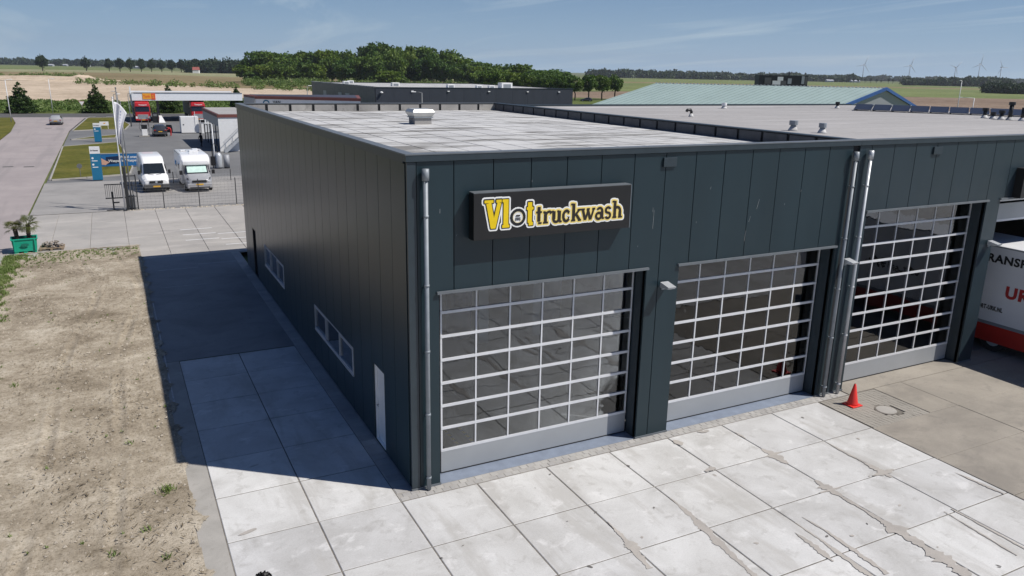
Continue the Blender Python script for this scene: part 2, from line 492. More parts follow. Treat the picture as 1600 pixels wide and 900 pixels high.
# ------------------------------------------------------------------ ground, fields, roads
G = 9000
gr = MB()
gr.poly([(-G, -G, -0.30), (G, -G, -0.30), (G, G, -0.30), (-G, G, -0.30)])
struct('ground', gr, M['field'])
struct('rough_verge', sheet([(-200, 194.5), (200, 138.5), (170, 262), (0, 262), (-200, 232)], -0.12), M['rough_grass'])
struct('sand_lot', sheet([(-420, 222), (0, 226), (42, 258), (150, 290), (150, 330), (52, 368), (8, 446), (-29, 600), (-420, 560)], -0.10), M['sand'])
struct('olive_field', sheet([(-420, 562), (-29, 602), (8, 448), (54, 370), (330, 480), (330, 640), (104, 720), (0, 950), (-420, 800)], -0.16), M['olive'])
struct('pale_field', sheet([(-420, 803), (0, 953), (104, 723), (330, 700), (420, 1100), (100, 1300), (-420, 1080)], -0.20), M['pale_field'])
struct('pasture', sheet([(-900, 1090), (100, 1302), (-100, 2300), (-1100, 2000)], -0.22), M['crop'])
struct('bare_field', sheet([fl(250, 10), fl(250, 330), fl(455, 470), fl(455, 60), fl(400, 10)], -0.17), M['plough'])
struct('crop_field', sheet([fl(456, 20), fl(456, 480), fl(860, 760), fl(860, 60)], -0.18), M['crop'])
struct('grass_strip_field', sheet([fl(862, 60), fl(862, 760), fl(960, 830), fl(960, 60)], -0.19), M['olive'])
struct('green_far_field', sheet([fl(962, 60), fl(962, 830), fl(1600, 1250), fl(1600, 60)], -0.21), M['crop'])

struct('cross_road', sheet([(-200, 181), (200, 125), (200, 138.2), (-200, 194.2)], -0.05), M['asphalt_dark'])
struct('service_road', sheet([(-18.2, -40), (-11.35, -40), (-11.2, 62), (-11.1, 120), (-9.6, 151), (-8.6, 154.0), (-21.4, 155.8), (-19.6, 140), (-18.6, 120)], -0.02), M['road'])
struct('grass_verge', sheet([(-80, -40), (-18.3, -40), (-18.7, 120), (-19.7, 140), (-21.2, 155.8), (-80, 164)], -0.04), M['grass'])
struct('station_forecourt', sheet([(-11.0, 60.5), (60, 58), (60, 144.2), (-4, 153.3), (-9.4, 152), (-11.0, 120)], -0.03), M['asphalt'])
struct('van_parking', sheet([(-11.1, 44.4), (30, 44.0), (30, 60.3), (-11.1, 60.6)], -0.01), M['klinker'])
struct('yard_base', sheet([(-11.3, 29), (40, 25.2), (40, 44.1), (-11.3, 44.5)], -0.035), M['yard_joint'])
struct('side_lane', sheet([(-4.93, 11.66), (-0.42, 11.66), (-0.42, 29.4), (-4.93, 29.4)], -0.005), M['lane'])
struct('edge_strip', MB().box(-4.93, -4.40, -14, 11.64, -0.1, -0.004), M['strip'])
# raised kerbed grass islands
def island(name, pts, kerb=True):
    o = MB().prism(pts, -0.1, 0.06).build(name, M['grass']); o['kind'] = 'structure'
    if kerb:
        n = len(pts); mb = MB()
        for i in range(n):
            a, b = Vector((*pts[i], 0)), Vector((*pts[(i + 1) % n], 0))
            d = (b - a); ln = d.length; d.normalize(); nn = Vector((d.y, -d.x, 0)) * 0.14
            k = max(1, int(ln / 2.0))
            for j in range(k):
                p = a + d * (ln * j / k + 0.02); q = a + d * (ln * (j + 1) / k - 0.02)
                mb.prism([tuple(p.xy), tuple(q.xy), tuple((q + nn).xy), tuple((p + nn).xy)], -0.1, 0.10)
        mb.build('kerb', M['strip'], o)
    return o
island('grass_island', [(-10.7, 62.4), (-8.0, 63.2), (-4.5, 64.5), (-4.1, 70), (-4.8, 98.5), (-10.9, 94)])
island('grass_strip', [(-10.4, 103.8), (-5.1, 105.3), (-4.9, 110.5), (-7.6, 108)])
island('grass_corner', [(-10.6, 119.6), (-7.5, 121.3), (-3.6, 120.3), (-2.6, 131.5), (-4.2, 152), (-9.0, 151)])
# left footpath, kerb and dirt lot
struct('footpath', sheet([(-12.9, -40), (-11.55, -40), (-11.45, 32), (-12.9, 33)], -0.012), M['slab_yard'])
kb = MB()
for i in range(44):
    kb.box(-11.52, -11.38, -14 + i * 1.04, -14 + i * 1.04 + 1.02, -0.1, 0.04)
struct('kerb_line', kb, M['strip'])

def terrain(name, x0, x1, y0, y1, nx, ny, h, m, edge=None):
    r = np.random.default_rng(3)
    xs, ys = np.linspace(x0, x1, nx), np.linspace(y0, y1, ny)
    z = np.zeros((ny, nx))
    for k in (4, 9, 18, 40):
        a, b = r.uniform(-1, 1, 2) * k / 6, r.uniform(0, 6.3)
        for _ in range(5):
            a = r.uniform(-1, 1, 2) * k / 7; b = r.uniform(0, 6.3)
            z += np.sin(a[0] * xs[None] + a[1] * ys[:, None] + b) * h / (k ** 0.7)
    z += r.normal(0, h * 0.16, z.shape)
    for off in (0.0, 1.75):      # a pair of curved wheel ruts
        cx = -6.6 - off + 1.6 * np.exp(-((ys - 22.0) / 7.0) ** 2) + 0.25 * np.sin(ys * 0.21)
        d = (xs[None] - cx[:, None])
        z += (-0.028 * np.exp(-(d / 0.11) ** 2) + 0.020 * np.exp(-((np.abs(d) - 0.20) / 0.07) ** 2)) * (0.6 + 0.4 * np.sin(ys * 0.9 + off))[:, None]
    v = [(xs[i], ys[j], z[j, i]) for j in range(ny) for i in range(nx)]
    f = [(j * nx + i, j * nx + i + 1, (j + 1) * nx + i + 1, (j + 1) * nx + i) for j in range(ny - 1) for i in range(nx - 1)]
    me = bpy.data.meshes.new(name); me.from_pydata(v, [], f)
    me.polygons.foreach_set('use_smooth', [True] * len(f)); me.materials.append(m)
    o = link(name, me); o['kind'] = 'structure'
    return o
dl = terrain('dirt_lot', -11.38, -4.90, -14, 31.9, 120, 480, 0.020, M['dirt'])
dl.location.z = 0.012

# ------------------------------------------------------------------ concrete plates
def plate_mesh(name, w, d, m, gap=0.012, th=0.08, ch=0.012):
    x, y = w / 2 - gap, d / 2 - gap
    mb = MB()
    v = [(-x, -y, -th), (x, -y, -th), (x, y, -th), (-x, y, -th), (-x, -y, -ch), (x, -y, -ch), (x, y, -ch), (-x, y, -ch),
         (-x + ch, -y + ch, 0), (x - ch, -y + ch, 0), (x - ch, y - ch, 0), (-x + ch, y - ch, 0)]
    mb.add(v, [(0, 1, 5, 4), (1, 2, 6, 5), (2, 3, 7, 6), (3, 0, 4, 7), (4, 5, 9, 8), (5, 6, 10, 9), (6, 7, 11, 10), (7, 4, 8, 11), (8, 9, 10, 11)])
    return mb.mesh(name, m)
fc = struct('forecourt', MB().prism([(-4.4, -14), (13.45, -14), (13.45, -0.32), (-0.40, -0.32), (-0.40, 11.65), (-4.4, 11.65)], -0.3, -0.018), M['grout'])
pm = plate_mesh('concrete_plate', 1.985, 2.02, M['slab'], 0.014)
r1 = random.Random(4)
for i in range(9):
    for j in range(6 if i < 0 else 7):
        y = -1.36 - j * 2.02
        x = -4.39 + 0.9925 + i * 1.985
        if y < -13.5: continue
        link('concrete_plate', pm, fc, (x, y, r1.uniform(-0.006, 0.001)), (r1.uniform(-1, 1) * 0.0012, r1.uniform(-1, 1) * 0.0012, 0))
pm2 = plate_mesh('concrete_plate_side', 1.985, 1.99, M['slab'], 0.014)
for i in range(2):
    for j in range(6):
        link('concrete_plate', pm2, fc, (-4.39 + 0.9925 + i * 1.985, -0.35 + 0.995 + j * 1.995, r1.uniform(-0.006, 0.001)))
oc = struct('old_forecourt', MB().prism([(13.47, -8.72), (60, -8.72), (60, 0.52), (14.95, 0.52), (14.95, -0.32), (13.47, -0.32)], -0.3, -0.03), M['grout'])
pm3 = plate_mesh('old_concrete_plate', 3.96, 2.08, M['slab_old'], 0.008)
for i in range(7):
    for j in range(4):
        if i == 0 and j == 0: continue
        link('old_concrete_plate', pm3, oc, (15.47 + i * 3.96, -1.36 - j * 2.08, r1.uniform(-0.006, 0)))
link('old_concrete_plate', plate_mesh('old_concrete_corner', 1.35, 2.08, M['slab_old'], 0.008), oc, (16.78, -1.36, -0.004))
MB().box(14.97, 60, -0.30, 0.60, -0.2, -0.012).build('door_apron', M['slab_old'], oc)
# yard plates behind the side lane
yb = bpy.data.objects['yard_base']
pm4 = plate_mesh('yard_plate', 1.97, 1.99, M['slab_yard'], 0.010)
for i in range(8):
    for j in range(8):
        x, y = -11.34 + 0.985 + i * 1.98, 43.2 - j * 1.99
        if j == 7 and x < -5: continue
        if y < 28.9: continue
        link('yard_plate', pm4, yb, (x, y, r1.uniform(-0.006, 0.001)))
for (x0, x1, y) in [(-2.42, -0.54, 35.7), (-2.40, -0.52, 34.02), (-2.40, -0.52, 32.34), (-0.44, 1.2, 33.67), (-0.44, 1.2, 32.0), (-0.4, 1.2, 30.35)]:
    MB().box(x0, x1, y - 0.05, y + 0.05, 0.0005, 0.004).build('painted_line', M['white'], yb)
sl = bpy.data.objects['side_lane']
M['worn_line'] = mat('worn_line', (0.42, 0.42, 0.42), 0.7, var=0.3, vscale=4)
for (x0, x1, y) in [(-4.29, -2.4, 25.36), (-2.33, -0.46, 26.04), (-4.36, -2.39, 21.9)]:
    MB().box(x0, x1, y - 0.03, y + 0.03, -0.003, 0.0).build('painted_line', M['worn_line'], sl)
for (y0, y1) in [(13.6, 19.5), (7.7, 12.6)]:
    MB().box(-4.84, -4.80, y0, y1, -0.0, 0.004).build('painted_line', M['worn_line'], sl)
# paver strip in front of the doors and along the side wall
pv = struct('paver_strip', MB().box(-0.42, 14.9, -0.33, 0.02, -0.3, -0.010), M['strip'])
pvm = MB().box(-0.10, 0.10, -0.075, 0.075, -0.06, 0.0).mesh('paver', M['paver'], bevel=0.008, seg=1)
for k in range(2):
    for i in range(70):
        x = -0.30 + i * 0.215 + (k % 2) * 0.1
        link('paver', pvm, pv, (x, -0.245 + k * 0.165, r1.uniform(-0.008, 0.002)), (0, 0, r1.uniform(-0.02, 0.02)))
pv2 = struct('side_paver_strip', MB().box(-0.42, 0.03, 0.025, 29.4, -0.3, -0.010), M['strip'])
pvs = MB().box(-0.19, 0.19, -0.145, 0.145, -0.06, 0.0).mesh('side_paver', M['paver'], bevel=0.008, seg=1)
for i in range(92):
    link('paver', pvs, pv2, (-0.215, 0.20 + i * 0.305, r1.uniform(-0.008, 0.002)))
# small pavers around the manhole
mp = MB()
for i in range(16):
    for j in range(22):
        x, y = 13.55 + i * 0.158, -0.40 - j * 0.092
        if (x - 15.0) ** 2 + (y + 1.70) ** 2 < 0.40 ** 2: continue
        a = r1.uniform(-0.003, 0.003)
        mp.box(x, x + 0.148, y - 0.083, y, -0.06, a - 0.004)
stuff(mp.build('small_pavers', M['paver_old'], oc))
mh = MB()
mh.lathe([(0.36, -0.06), (0.36, 0.002), (0.31, 0.004)], 32, (15.0, -1.70, 0))
mh.build('manhole_rim', M['grout'], oc)
MB().lathe([(0.30, -0.05), (0.30, 0.006), (0.28, 0.008)], 32, (15.0, -1.70, 0)).build('manhole_cover', M['strip'], oc)

# mortar repairs that run along the joints
def ribbon(path, widths, z=0.006, jag=0.35, step=0.05, seed=0):
    rr = random.Random(seed)
    L, Rr = [], []
    for (a, b, wa, wb) in zip(path[:-1], path[1:], widths[:-1], widths[1:]):
        a3, b3 = Vector((*a, 0)), Vector((*b, 0)); d = b3 - a3; ln = d.length
        if ln < 1e-6: continue
        nn = Vector((-d.y, d.x, 0)).normalized()
        k = max(2, int(ln / step))
        for i in range(k):
            t = i / k; p = a3 + d * t; w = wa + (wb - wa) * t
            L.append(p + nn * w * (1 + rr.uniform(-jag, jag) + 0.3 * math.sin(i * 0.7 + seed)))
            Rr.append(p - nn * w * (1 + rr.uniform(-jag, jag) + 0.3 * math.cos(i * 0.55 + seed)))
    mb = MB(); n = len(L)
    vs = [(q.x, q.y, z) for q in L] + [(q.x, q.y, z) for q in Rr]
    mb.add(vs, [(i, i + 1, n + i + 1, n + i) for i in range(n - 1)])
    return mb
PATCH = [
    ([(5.55, -3.0), (5.52, -3.6), (5.45, -4.3), (5.35, -4.9), (5.28, -5.6), (5.2, -6.4), (5.1, -7.2)], [0.01, 0.05, 0.10, 0.09, 0.05, 0.06, 0.05]),
    ([(3.58, -3.2), (3.55, -3.7), (3.52, -4.25), (3.45, -4.6), (3.40, -5.1)], [0.01, 0.04, 0.12, 0.08, 0.05]),
    ([(7.52, -5.1), (7.50, -5.9), (7.45, -6.6), (7.40, -7.4)], [0.01, 0.03, 0.07, 0.06]),
    ([(7.85, -5.0), (7.90, -5.7), (7.85, -6.5), (7.8, -7.4)], [0.01, 0.035, 0.06, 0.05]),
    ([(7.20, -5.4), (7.18, -6.0), (7.10, -6.6)], [0.01, 0.09, 0.03]),
    ([(9.50, -2.0), (9.52, -2.42), (9.52, -2.75), (9.50, -3.0)], [0.02, 0.16, 0.10, 0.01]),
    ([(9.2, -2.40), (9.55, -2.40), (9.95, -2.37)], [0.01, 0.05, 0.01]),
    ([(9.48, -3.9), (9.45, -4.2), (9.45, -4.5), (9.45, -5.2), (9.43, -5.9), (9.42, -6.3), (9.40, -6.8), (9.35, -7.5), (9.3, -8.2)], [0.03, 0.16, 0.10, 0.035, 0.06, 0.24, 0.10, 0.20, 0.10]),
    ([(9.1, -4.40), (9.45, -4.42), (9.85, -4.42)], [0.02, 0.05, 0.02]),
    ([(11.48, -2.5), (11.45, -3.0), (11.45, -3.7), (11.44, -4.3), (11.43, -4.7)], [0.01, 0.04, 0.03, 0.11, 0.02]),
    ([(11.05, -4.38), (11.45, -4.40), (11.9, -4.38)], [0.02, 0.10, 0.01]),
    ([(11.42, -6.3), (11.40, -7.2), (11.36, -8.2)], [0.02, 0.03, 0.03]),
    ([(11.15, -6.3), (11.05, -7.2), (10.95, -8.2)], [0.01, 0.025, 0.025]),
    ([(7.58, -0.55), (7.60, -0.72), (7.58, -0.95)], [0.02, 0.13, 0.02]),
    ([(7.20, -2.34), (7.45, -2.30), (7.62, -2.36)], [0.02, 0.11, 0.02]),
    ([(9.52, -0.9), (9.53, -1.15), (9.52, -1.4)], [0.01, 0.05, 0.01]),
    ([(13.2, -5.2), (13.25, -5.9), (13.3, -6.5)], [0.01, 0.06, 0.02]),
    ([(8.55, -0.42), (8.75, -0.50), (8.95, -0.48)], [0.03, 0.09, 0.02]),
]
for i, (pa, wd) in enumerate(PATCH):
    ribbon(pa, wd, 0.0068 + 0.0006 * i, seed=i).build('mortar_patch', M['mortar'], fc)
M['oil'] = mat('oil_spot', (0.16, 0.15, 0.14), 0.6, var=0.3, vscale=10)
for i in range(34):
    x, y = r1.uniform(-4, 13.2), r1.uniform(-8.5, -0.6)
    a = r1.uniform(0.02, 0.07); b = a * r1.uniform(0.3, 0.7); th = r1.uniform(0, 3.1)
    pts = []
    for k in range(11):
        t = 2 * math.pi * k / 11; q = r1.uniform(0.7, 1.2)
        u, w = a * q * math.cos(t), b * q * math.sin(t)
        pts.append((x + u * math.cos(th) - w * math.sin(th), y + u * math.sin(th) + w * math.cos(th), 0.0045 + i * 0.00006))
    MB().poly(pts).build('oil_spot', M['oil'] if i % 3 else M['mortar'], fc)
for (x, y, a, b) in [(-3.9, -0.1, 0.22, 0.06), (-3.3, 2.9, 0.14, 0.03)]:
    MB().poly([(x + a * math.cos(t) * r1.uniform(.8, 1.1), y + b * math.sin(t) + a * 0.25 * math.cos(t), 0.0075) for t in [k * 0.5236 for k in range(12)]]).build('mortar_patch', M['mortar'], fc)

# the wider yard in front of the halls
struct('outer_yard', sheet([(-4.9, -90), (70, -90), (70, -8.75), (13.5, -8.75), (13.5, -14.02), (-4.9, -14.02)], -0.02), M['slab'])
# soil washed over the edge of the paving
rs_ = random.Random(14)
for i in range(26):
    y0 = -9 + i * 1.5 + rs_.uniform(-0.4, 0.4); ln = rs_.uniform(0.5, 1.6)
    x0 = -4.93 + rs_.uniform(-0.02, 0.05)
    ribbon([(x0, y0), (x0 + rs_.uniform(0, .08), y0 + ln / 2), (x0, y0 + ln)], [0.01, rs_.uniform(0.06, 0.20), 0.01], 0.002 + i * 0.0004, 0.5, 0.04, i).build('soil_spill', M['dirt'], dl)
for i in range(14):
    x0 = -11 + i * 0.44 + rs_.uniform(-.1, .1)
    ribbon([(x0, 31.9), (x0 + 0.3, 31.95), (x0 + 0.6, 31.9)], [0.02, rs_.uniform(0.05, 0.22), 0.02], 0.004 + i * 0.0004, 0.5, 0.05, i).build('soil_spill', M['dirt'], dl)
# loose stones and weeds on the dirt
r2 = np.random.default_rng(8)
pb = MB()
for i in range(5200):
    x, y = r2.uniform(-11.2, -4.95), -12 + 43.5 * r2.random() ** 0.8
    s = 0.012 + 0.035 * r2.random() ** 4
    pb.add([(x - s, y - s * .6, 0.0), (x + s, y - s * .7, 0), (x + s * .8, y + s * .8, 0), (x - s * .9, y + s * .7, 0), (x + s * .1, y, s * 0.9 + 0.02)],
           [(0, 1, 4), (1, 2, 4), (2, 3, 4), (3, 0, 4)])
M['pebble'] = mat('pebble', (0.42, 0.37, 0.30), 0.9, var=0.5, vscale=7)
o = pb.build('pebbles', M['pebble'], dl); stuff(o)
lt = MB()
for i in range(9000):      # straw, bark and dry stalks lying about in drifts
    x, y = r2.uniform(-11.2, -4.98), -10 + 41.5 * r2.random()
    if math.sin(x * 1.9 + 3 * math.sin(y * 0.31)) + math.sin(y * 0.83 + x) + 0.9 * r2.normal() < 0.3: continue
    a = r2.uniform(0, 3.14); ln, w_ = r2.uniform(0.02, 0.09), r2.uniform(0.006, 0.018)
    c_, s_2 = math.cos(a), math.sin(a)
    lt.add([(x - c_ * ln, y - s_2 * ln, 0.03), (x + s_2 * w_, y - c_ * w_, 0.035), (x + c_ * ln, y + s_2 * ln, 0.045), (x - s_2 * w_, y + c_ * w_, 0.035)], [(0, 1, 2, 3)])
M['litter'] = mat('dry_litter', (0.15, 0.115, 0.07), 0.9, var=0.6, vscale=3)
stuff(lt.build('dry_litter', M['litter'], dl))
def tufts(name, centres, m, h=0.10, blades=22, spread=0.12, parent=None):
    mb = MB(); rr = random.Random(2)
    for (x, y, k) in centres:
        for _ in range(int(blades * k)):
            a = rr.uniform(0, 6.28); d = rr.uniform(0, spread * k)
            bx, by = x + d * math.cos(a), y + d * math.sin(a)
            hh = h * rr.uniform(0.4, 1.2) * (0.6 + 0.4 * k); t = rr.uniform(0, 6.28); le = hh * rr.uniform(0.3, 1.0)
            w = 0.010 + 0.010 * rr.random()
            px, py = -math.sin(t) * w, math.cos(t) * w
            mb.add([(bx - px, by - py, 0), (bx + px, by + py, 0), (bx + le * math.cos(t), by + le * math.sin(t), hh)], [(0, 1, 2)])
    return mb
rr = random.Random(9)
cent = [(-6.58, 0.2, 1.0), (-5.4, 2.5, 2.2), (-5.35, 2.6, 1.6), (-6.1, 5.6, 1.0), (-5.9, 0.9, 1.2), (-5.6, -0.4, 1.0)]
for _ in range(620):   # the overgrown left edge
    y = 5 + 26.5 * rr.random(); cent.append((-11.25 + abs(rr.gauss(0, 0.36)), y, rr.uniform(0.8, 2.4)))
for _ in range(60):
    y = rr.uniform(8, 14); cent.append((-10.6 + rr.gauss(0, 0.5), y, rr.uniform(0.6, 1.4)))
for _ in range(380):
    cent.append((-11 + 6 * rr.random(), 31.6 - abs(rr.gauss(0, 1.6)), rr.uniform(0.3, 0.7)))
for _ in range(70):
    cent.append((-11 + 6 * rr.random(), rr.uniform(-6, 28), rr.uniform(0.2, 0.45)))
o = tufts('weeds', cent, None).build('weeds', M['reed'], dl); stuff(o)

# ------------------------------------------------------------------ truck wash building
H = 8.2
def cut(x0, x1, z0, z1, holes):
    """rectangles left of [x0,x1]x[z0,z1] after removing holes (hx0,hx1,hz0,hz1)"""
    xs = sorted({x0, x1} | {min(max(h[i], x0), x1) for h in holes for i in (0, 1)})
    out = []
    for a, b in zip(xs[:-1], xs[1:]):
        if b - a < 1e-4: continue
        m = (a + b) / 2
        hs = sorted((h[2], h[3]) for h in holes if h[0] < m < h[1])
        z = z0
        for h0, h1 in hs:
            if h0 > z + 1e-4: out.append((a, b, z, min(h0, z1)))
            z = max(z, h1)
        if z < z1 - 1e-4: out.append((a, b, z, z1))
    return out

rfp = random.Random(15)
def front_panels(parent, seams, z0, z1, holes, m, y0=0.0, y1=0.06, gap=0.022):
    for a, b in zip(seams[:-1], seams[1:]):
        rs = cut(a + gap / 2, b - gap / 2, z0, z1, holes)
        if not rs: continue
        mb = MB()
        for (p, q, u, w) in rs: mb.box(p, q, y0, y1, u, w)
        mid = (a + b) / 2
        mb.v = [(x - mid, y, z) for x, y, z in mb.v]
        mb.build('wall_panel', m, parent, loc=(mid, 0, 0), rot=(0, 0, rfp.uniform(-1, 1) * 0.002))

A = thing('truck_wash_building', 'dark grey truck wash hall with two big glazed doors, yellow sign and pale flat roof', 'building')
D1 = (0.72, 6.66, -0.1, 4.95); D2 = (7.74, 13.76, -0.1, 4.95)
fw = MB()
for (p, q, u, w) in cut(0.06, 14.25, 0, 8.025, [D1, D2]): fw.box(p, q, 0.055, 0.16, u, w)
fwall = fw.build('facade', M['seam'], A)
front_panels(fwall, [0.20, 1.10] + [1.10 + 0.992 * k for k in range(1, 14)], 0.05, 8.015, [D1, D2], M['panel'])
MB().box(-0.02, 0.19, -0.015, 0.05, 0.06, 8.015).build('corner_trim', M['trim'], fwall)
for (x0, x1) in [(-0.03, 0.74), (6.64, 7.76), (13.74, 14.26)]:
    MB().box(x0, x1, -0.022, 0.05, 0.0, 0.05).build('base_trim', M['cap'], fwall)
# door reveals
for (d, nm) in ((D1, 0), (D2, 1)):
    rv = MB()
    rv.box(d[0] - 0.05, d[0], 0.062, 0.52, 0, 4.95).box(d[1], d[1] + 0.05, 0.062, 0.52, 0, 4.95)
    rv.box(d[0] - 0.05, d[1] + 0.05, 0.062, 0.52, 4.953, 5.0)
    rv.build('door_reveal', M['trim'], fwall)
    MB().box(d[0] - 0.06, d[1] + 0.03, -0.07, 0.0, 4.952, 5.012).build('lintel_drip', M['cap'], fwall)
    MB().box(d[0], d[0] + 0.05, 0.30, 0.515, 0.02, 4.95).build('door_guide', M['alu'], fwall)
    MB().box(d[0], d[1], 0.022, 0.56, -0.05, -0.006).build('threshold', M['threshold'], fwall)
# parapet / fascia
fa = MB()
fa.box(-0.05, 14.25, -0.05, 0.16, 8.03, 8.17)
fa.box(-0.05, 0.16, 0.165, 24.94, 7.98, 8.17)
fas = fa.build('fascia', M['trim'], A)
MB().box(-0.06, 14.25, -0.06, 0.20, 8.172, 8.20).build('coping', M['cap'], fas)
MB().box(-0.06, 0.20, 0.203, 24.98, 8.172, 8.20).build('coping', M['cap'], fas)
MB().box(0.203, 14.25, 24.72, 24.98, 8.172, 8.20).build('coping', M['cap'], fas)

# old scratches on the cladding
M['scratch'] = mat('bare_scratch', (0.34, 0.36, 0.37), 0.5)
rsc = random.Random(3)
for (x, z, h_s, lean) in [(10.35, 6.35, 0.28, 0.25), (10.1, 6.0, 0.16, 0.3), (10.0, 5.45, 0.3, 0.1), (6.75, 6.05, 0.5, 0.02), (6.72, 6.5, 0.12, 0.0), (12.0, 6.75, 0.06, 0.3), (11.4, 6.4, 0.05, 0.4), (8.2, 6.1, 0.05, 0.2), (8.6, 7.0, 0.07, 0.2), (0.75, 6.85, 0.10, 0.0), (1.15, 6.3, 0.04, 0.5), (3.1, 7.45, 0.05, 0.1), (6.3, 5.6, 0.05, 0.1)]:
    w_ = 0.008
    MB().poly([(x, -0.0075, z), (x + w_, -0.0075, z), (x + w_ + lean * h_s, -0.0075, z + h_s), (x + lean * h_s + rsc.uniform(0, .006), -0.0075, z + h_s)]).build('scratch', M['scratch'], fwall)
# left wall
L_D = (2.10, 3.06, -0.1, 2.30); W1 = (5.02, 9.85, 1.18, 2.05); W2 = (15.15, 19.5, 1.25, 2.20); L_D2 = (21.75, 22.7, -0.1, 2.4)
sw = MB()
for (p, q, u, w) in cut(0.165, 24.9, 0, 7.97, [L_D, W1, W2, L_D2]): sw.box(0.055, 0.14, p, q, u, w)
swall = sw.build('flank_wall', M['seam'], A)
rsw = random.Random(77)
for k in range(25):
    a, b = 0.19 + k * 0.99, 0.19 + (k + 1) * 0.99
    mb = MB()
    for (p, q, u, w) in cut(a + 0.009, b - 0.009, 0.05, 7.965, [L_D, W1, W2, L_D2]): mb.box(0.0, 0.06, p, q, u, w)
    mid = (a + b) / 2
    mb.v = [(x, y - mid, z) for x, y, z in mb.v]
    mb.build('wall_panel', M['panel_side'], swall, loc=(0, mid, 0), rot=(0, 0, rsw.uniform(-1, 1) * 0.0028))
def frame_y(mb, x0, x1, y0, y1, z0, z1, t):
    mb.box(x0, x1, y0, y0 + t, z0, z1).box(x0, x1, y1 - t, y1, z0, z1)
    mb.box(x0, x1, y0 + t, y1 - t, z0, z0 + t).box(x0, x1, y0 + t, y1 - t, z1 - t, z1)
M['frame_grey'] = mat('window_frame_grey', (0.48, 0.49, 0.50), 0.5)
for W in (W1, W2):
    fr = MB(); frame_y(fr, -0.012, 0.10, W[0], W[1], W[2], W[3], 0.032)
    wobj = fr.build('window', M['frame_grey'], A)
    t = (W[1] - W[0]) / 3
    for k in range(3):
        y0 = W[0] + k * t
        if k != 1:
            f2 = MB(); frame_y(f2, -0.022, 0.05, y0 + 0.046, y0 + t - 0.046, W[2] + 0.046, W[3] - 0.046, 0.032)
            f2.build('sash', M['frame_grey'], wobj)
        MB().box(0.030, 0.036, y0 + 0.05, y0 + t - 0.05, W[2] + 0.05, W[3] - 0.05).build('pane', M['win_glass'], wobj)
        MB().box(0.075, 0.08, y0 + 0.05, y0 + t - 0.05, W[2] + 0.05, W[3] - 0.05).build('blind', M['door_panel'], wobj)  # pale backing added to make the panes look lighter, not an actual blind
    MB().box(-0.03, 0.06, W[0], W[1], W[2] - 0.04, W[2] - 0.002).build('sill', M['frame_grey'], wobj)
ds = MB().box(0.10, 0.15, L_D[0] + 0.06, L_D[1] - 0.06, 0.08, 2.24).build('side_door', M['white'], A)
fr = MB(); frame_y(fr, 0.04, 0.16, L_D[0], L_D[1], 0.02, 2.30, 0.055); fr.build('frame', M['white'], ds)
MB().tube([(0.10, 2.95, 1.08), (0.045, 2.95, 1.08), (0.045, 2.83, 1.08)], 0.012, 6).build('handle', M['zinc'], ds)
ds2 = MB().box(0.10, 0.15, L_D2[0] + 0.05, L_D2[1] - 0.05, 0.05, 2.34).build('service_door', M['trim'], A)
fr = MB(); frame_y(fr, 0.0, 0.16, L_D2[0], L_D2[1], 0.02, 2.40, 0.05); fr.build('frame', M['black'], ds2)

# sectional doors
def sect_door(parent, x0, x1, rows, rh, cols, y, seed, ztop, zbot=0.03):
    rr = random.Random(seed)
    pan = MB().box(x0 - 0.02, x1 + 0.02, y, y + 0.05, zbot, zbot + 0.57)
    d = pan.build('sectional_door', M['door_panel'], parent)
    MB().box(x0 - 0.02, x1 + 0.02, y - 0.004, y + 0.05, zbot - 0.03, zbot - 0.002).build('rubber_seal', M['rubber'], d)
    cw = (x1 - x0) / cols
    pane = MB().box(-cw / 2 + 0.018, cw / 2 - 0.018, -0.004, 0.004, -rh / 2 + 0.03, rh / 2 - 0.03).mesh('pane', M['glass'])
    z = zbot + 0.575
    for r in range(rows + 1):
        zz = z + r * rh
        if r == rows: zz = min(zz, ztop - 0.03)
        MB().box(x0 - 0.02, x1 + 0.02, y - 0.006, y + 0.05, zz - 0.004, zz + 0.068).build('rail', M['alu'], d)
        if r < rows:
            for c in range(cols + 1):
                xx = x0 + c * cw
                MB().box(xx - 0.021, xx + 0.021, y, y + 0.045, zz + 0.069, zz + rh - 0.005).build('stile', M['alu'], d)
            for c in range(cols):
                link('pane', pane, d, (x0 + (c + 0.5) * cw, y + 0.024, zz + 0.031 + rh / 2),
                     (rr.uniform(-1, 1) * 0.010, 0, rr.uniform(-1, 1) * 0.010))
    return d
sect_door(A, 0.97, 6.60, 7, 0.613, 6, 0.50, 1, 4.95)
sect_door(A, 7.98, 13.70, 7, 0.613, 6, 0.50, 2, 4.95)

# wash hall inside: floor, walls, ceiling, hazard marks
MB().box(0.2, 14.2, 0.57, 24.6, -0.2, -0.003).build('floor', M['int_floor'], A)
inn = MB()
inn.box(0.16, 0.2, 0.17, 24.6, 0, 1.15).box(14.15, 14.2, 0.57, 24.6, 0, 7.5)
inn.box(0.145, 14.2, 24.6, 24.9, 0, 7.6).box(0.16, 14.25, 0.17, 24.6, 7.5, 7.6)
inn.box(0.16, 0.2, 0.17, 24.6, 2.25, 7.5)
inn.build('inner_lining', M['dark_int'], A)
MB().box(-0.0, 14.25, 24.905, 24.96, 0, 8.17).build('rear_wall', M['panel'], A)
for xx in (1.97, 2.40):
    for k in range(5):
        MB().box(xx - 0.04, xx + 0.04, 1.55 + k * 0.26, 1.55 + k * 0.26 + 0.16, 0.0, 0.004).build('hazard_mark', M['yellow'], A)
for k in range(3):
    MB().box(9.1 + k * 0.24, 9.24 + k * 0.24, 1.55, 1.66, 0.0, 0.004).build('hazard_mark', M['yellow'], A)
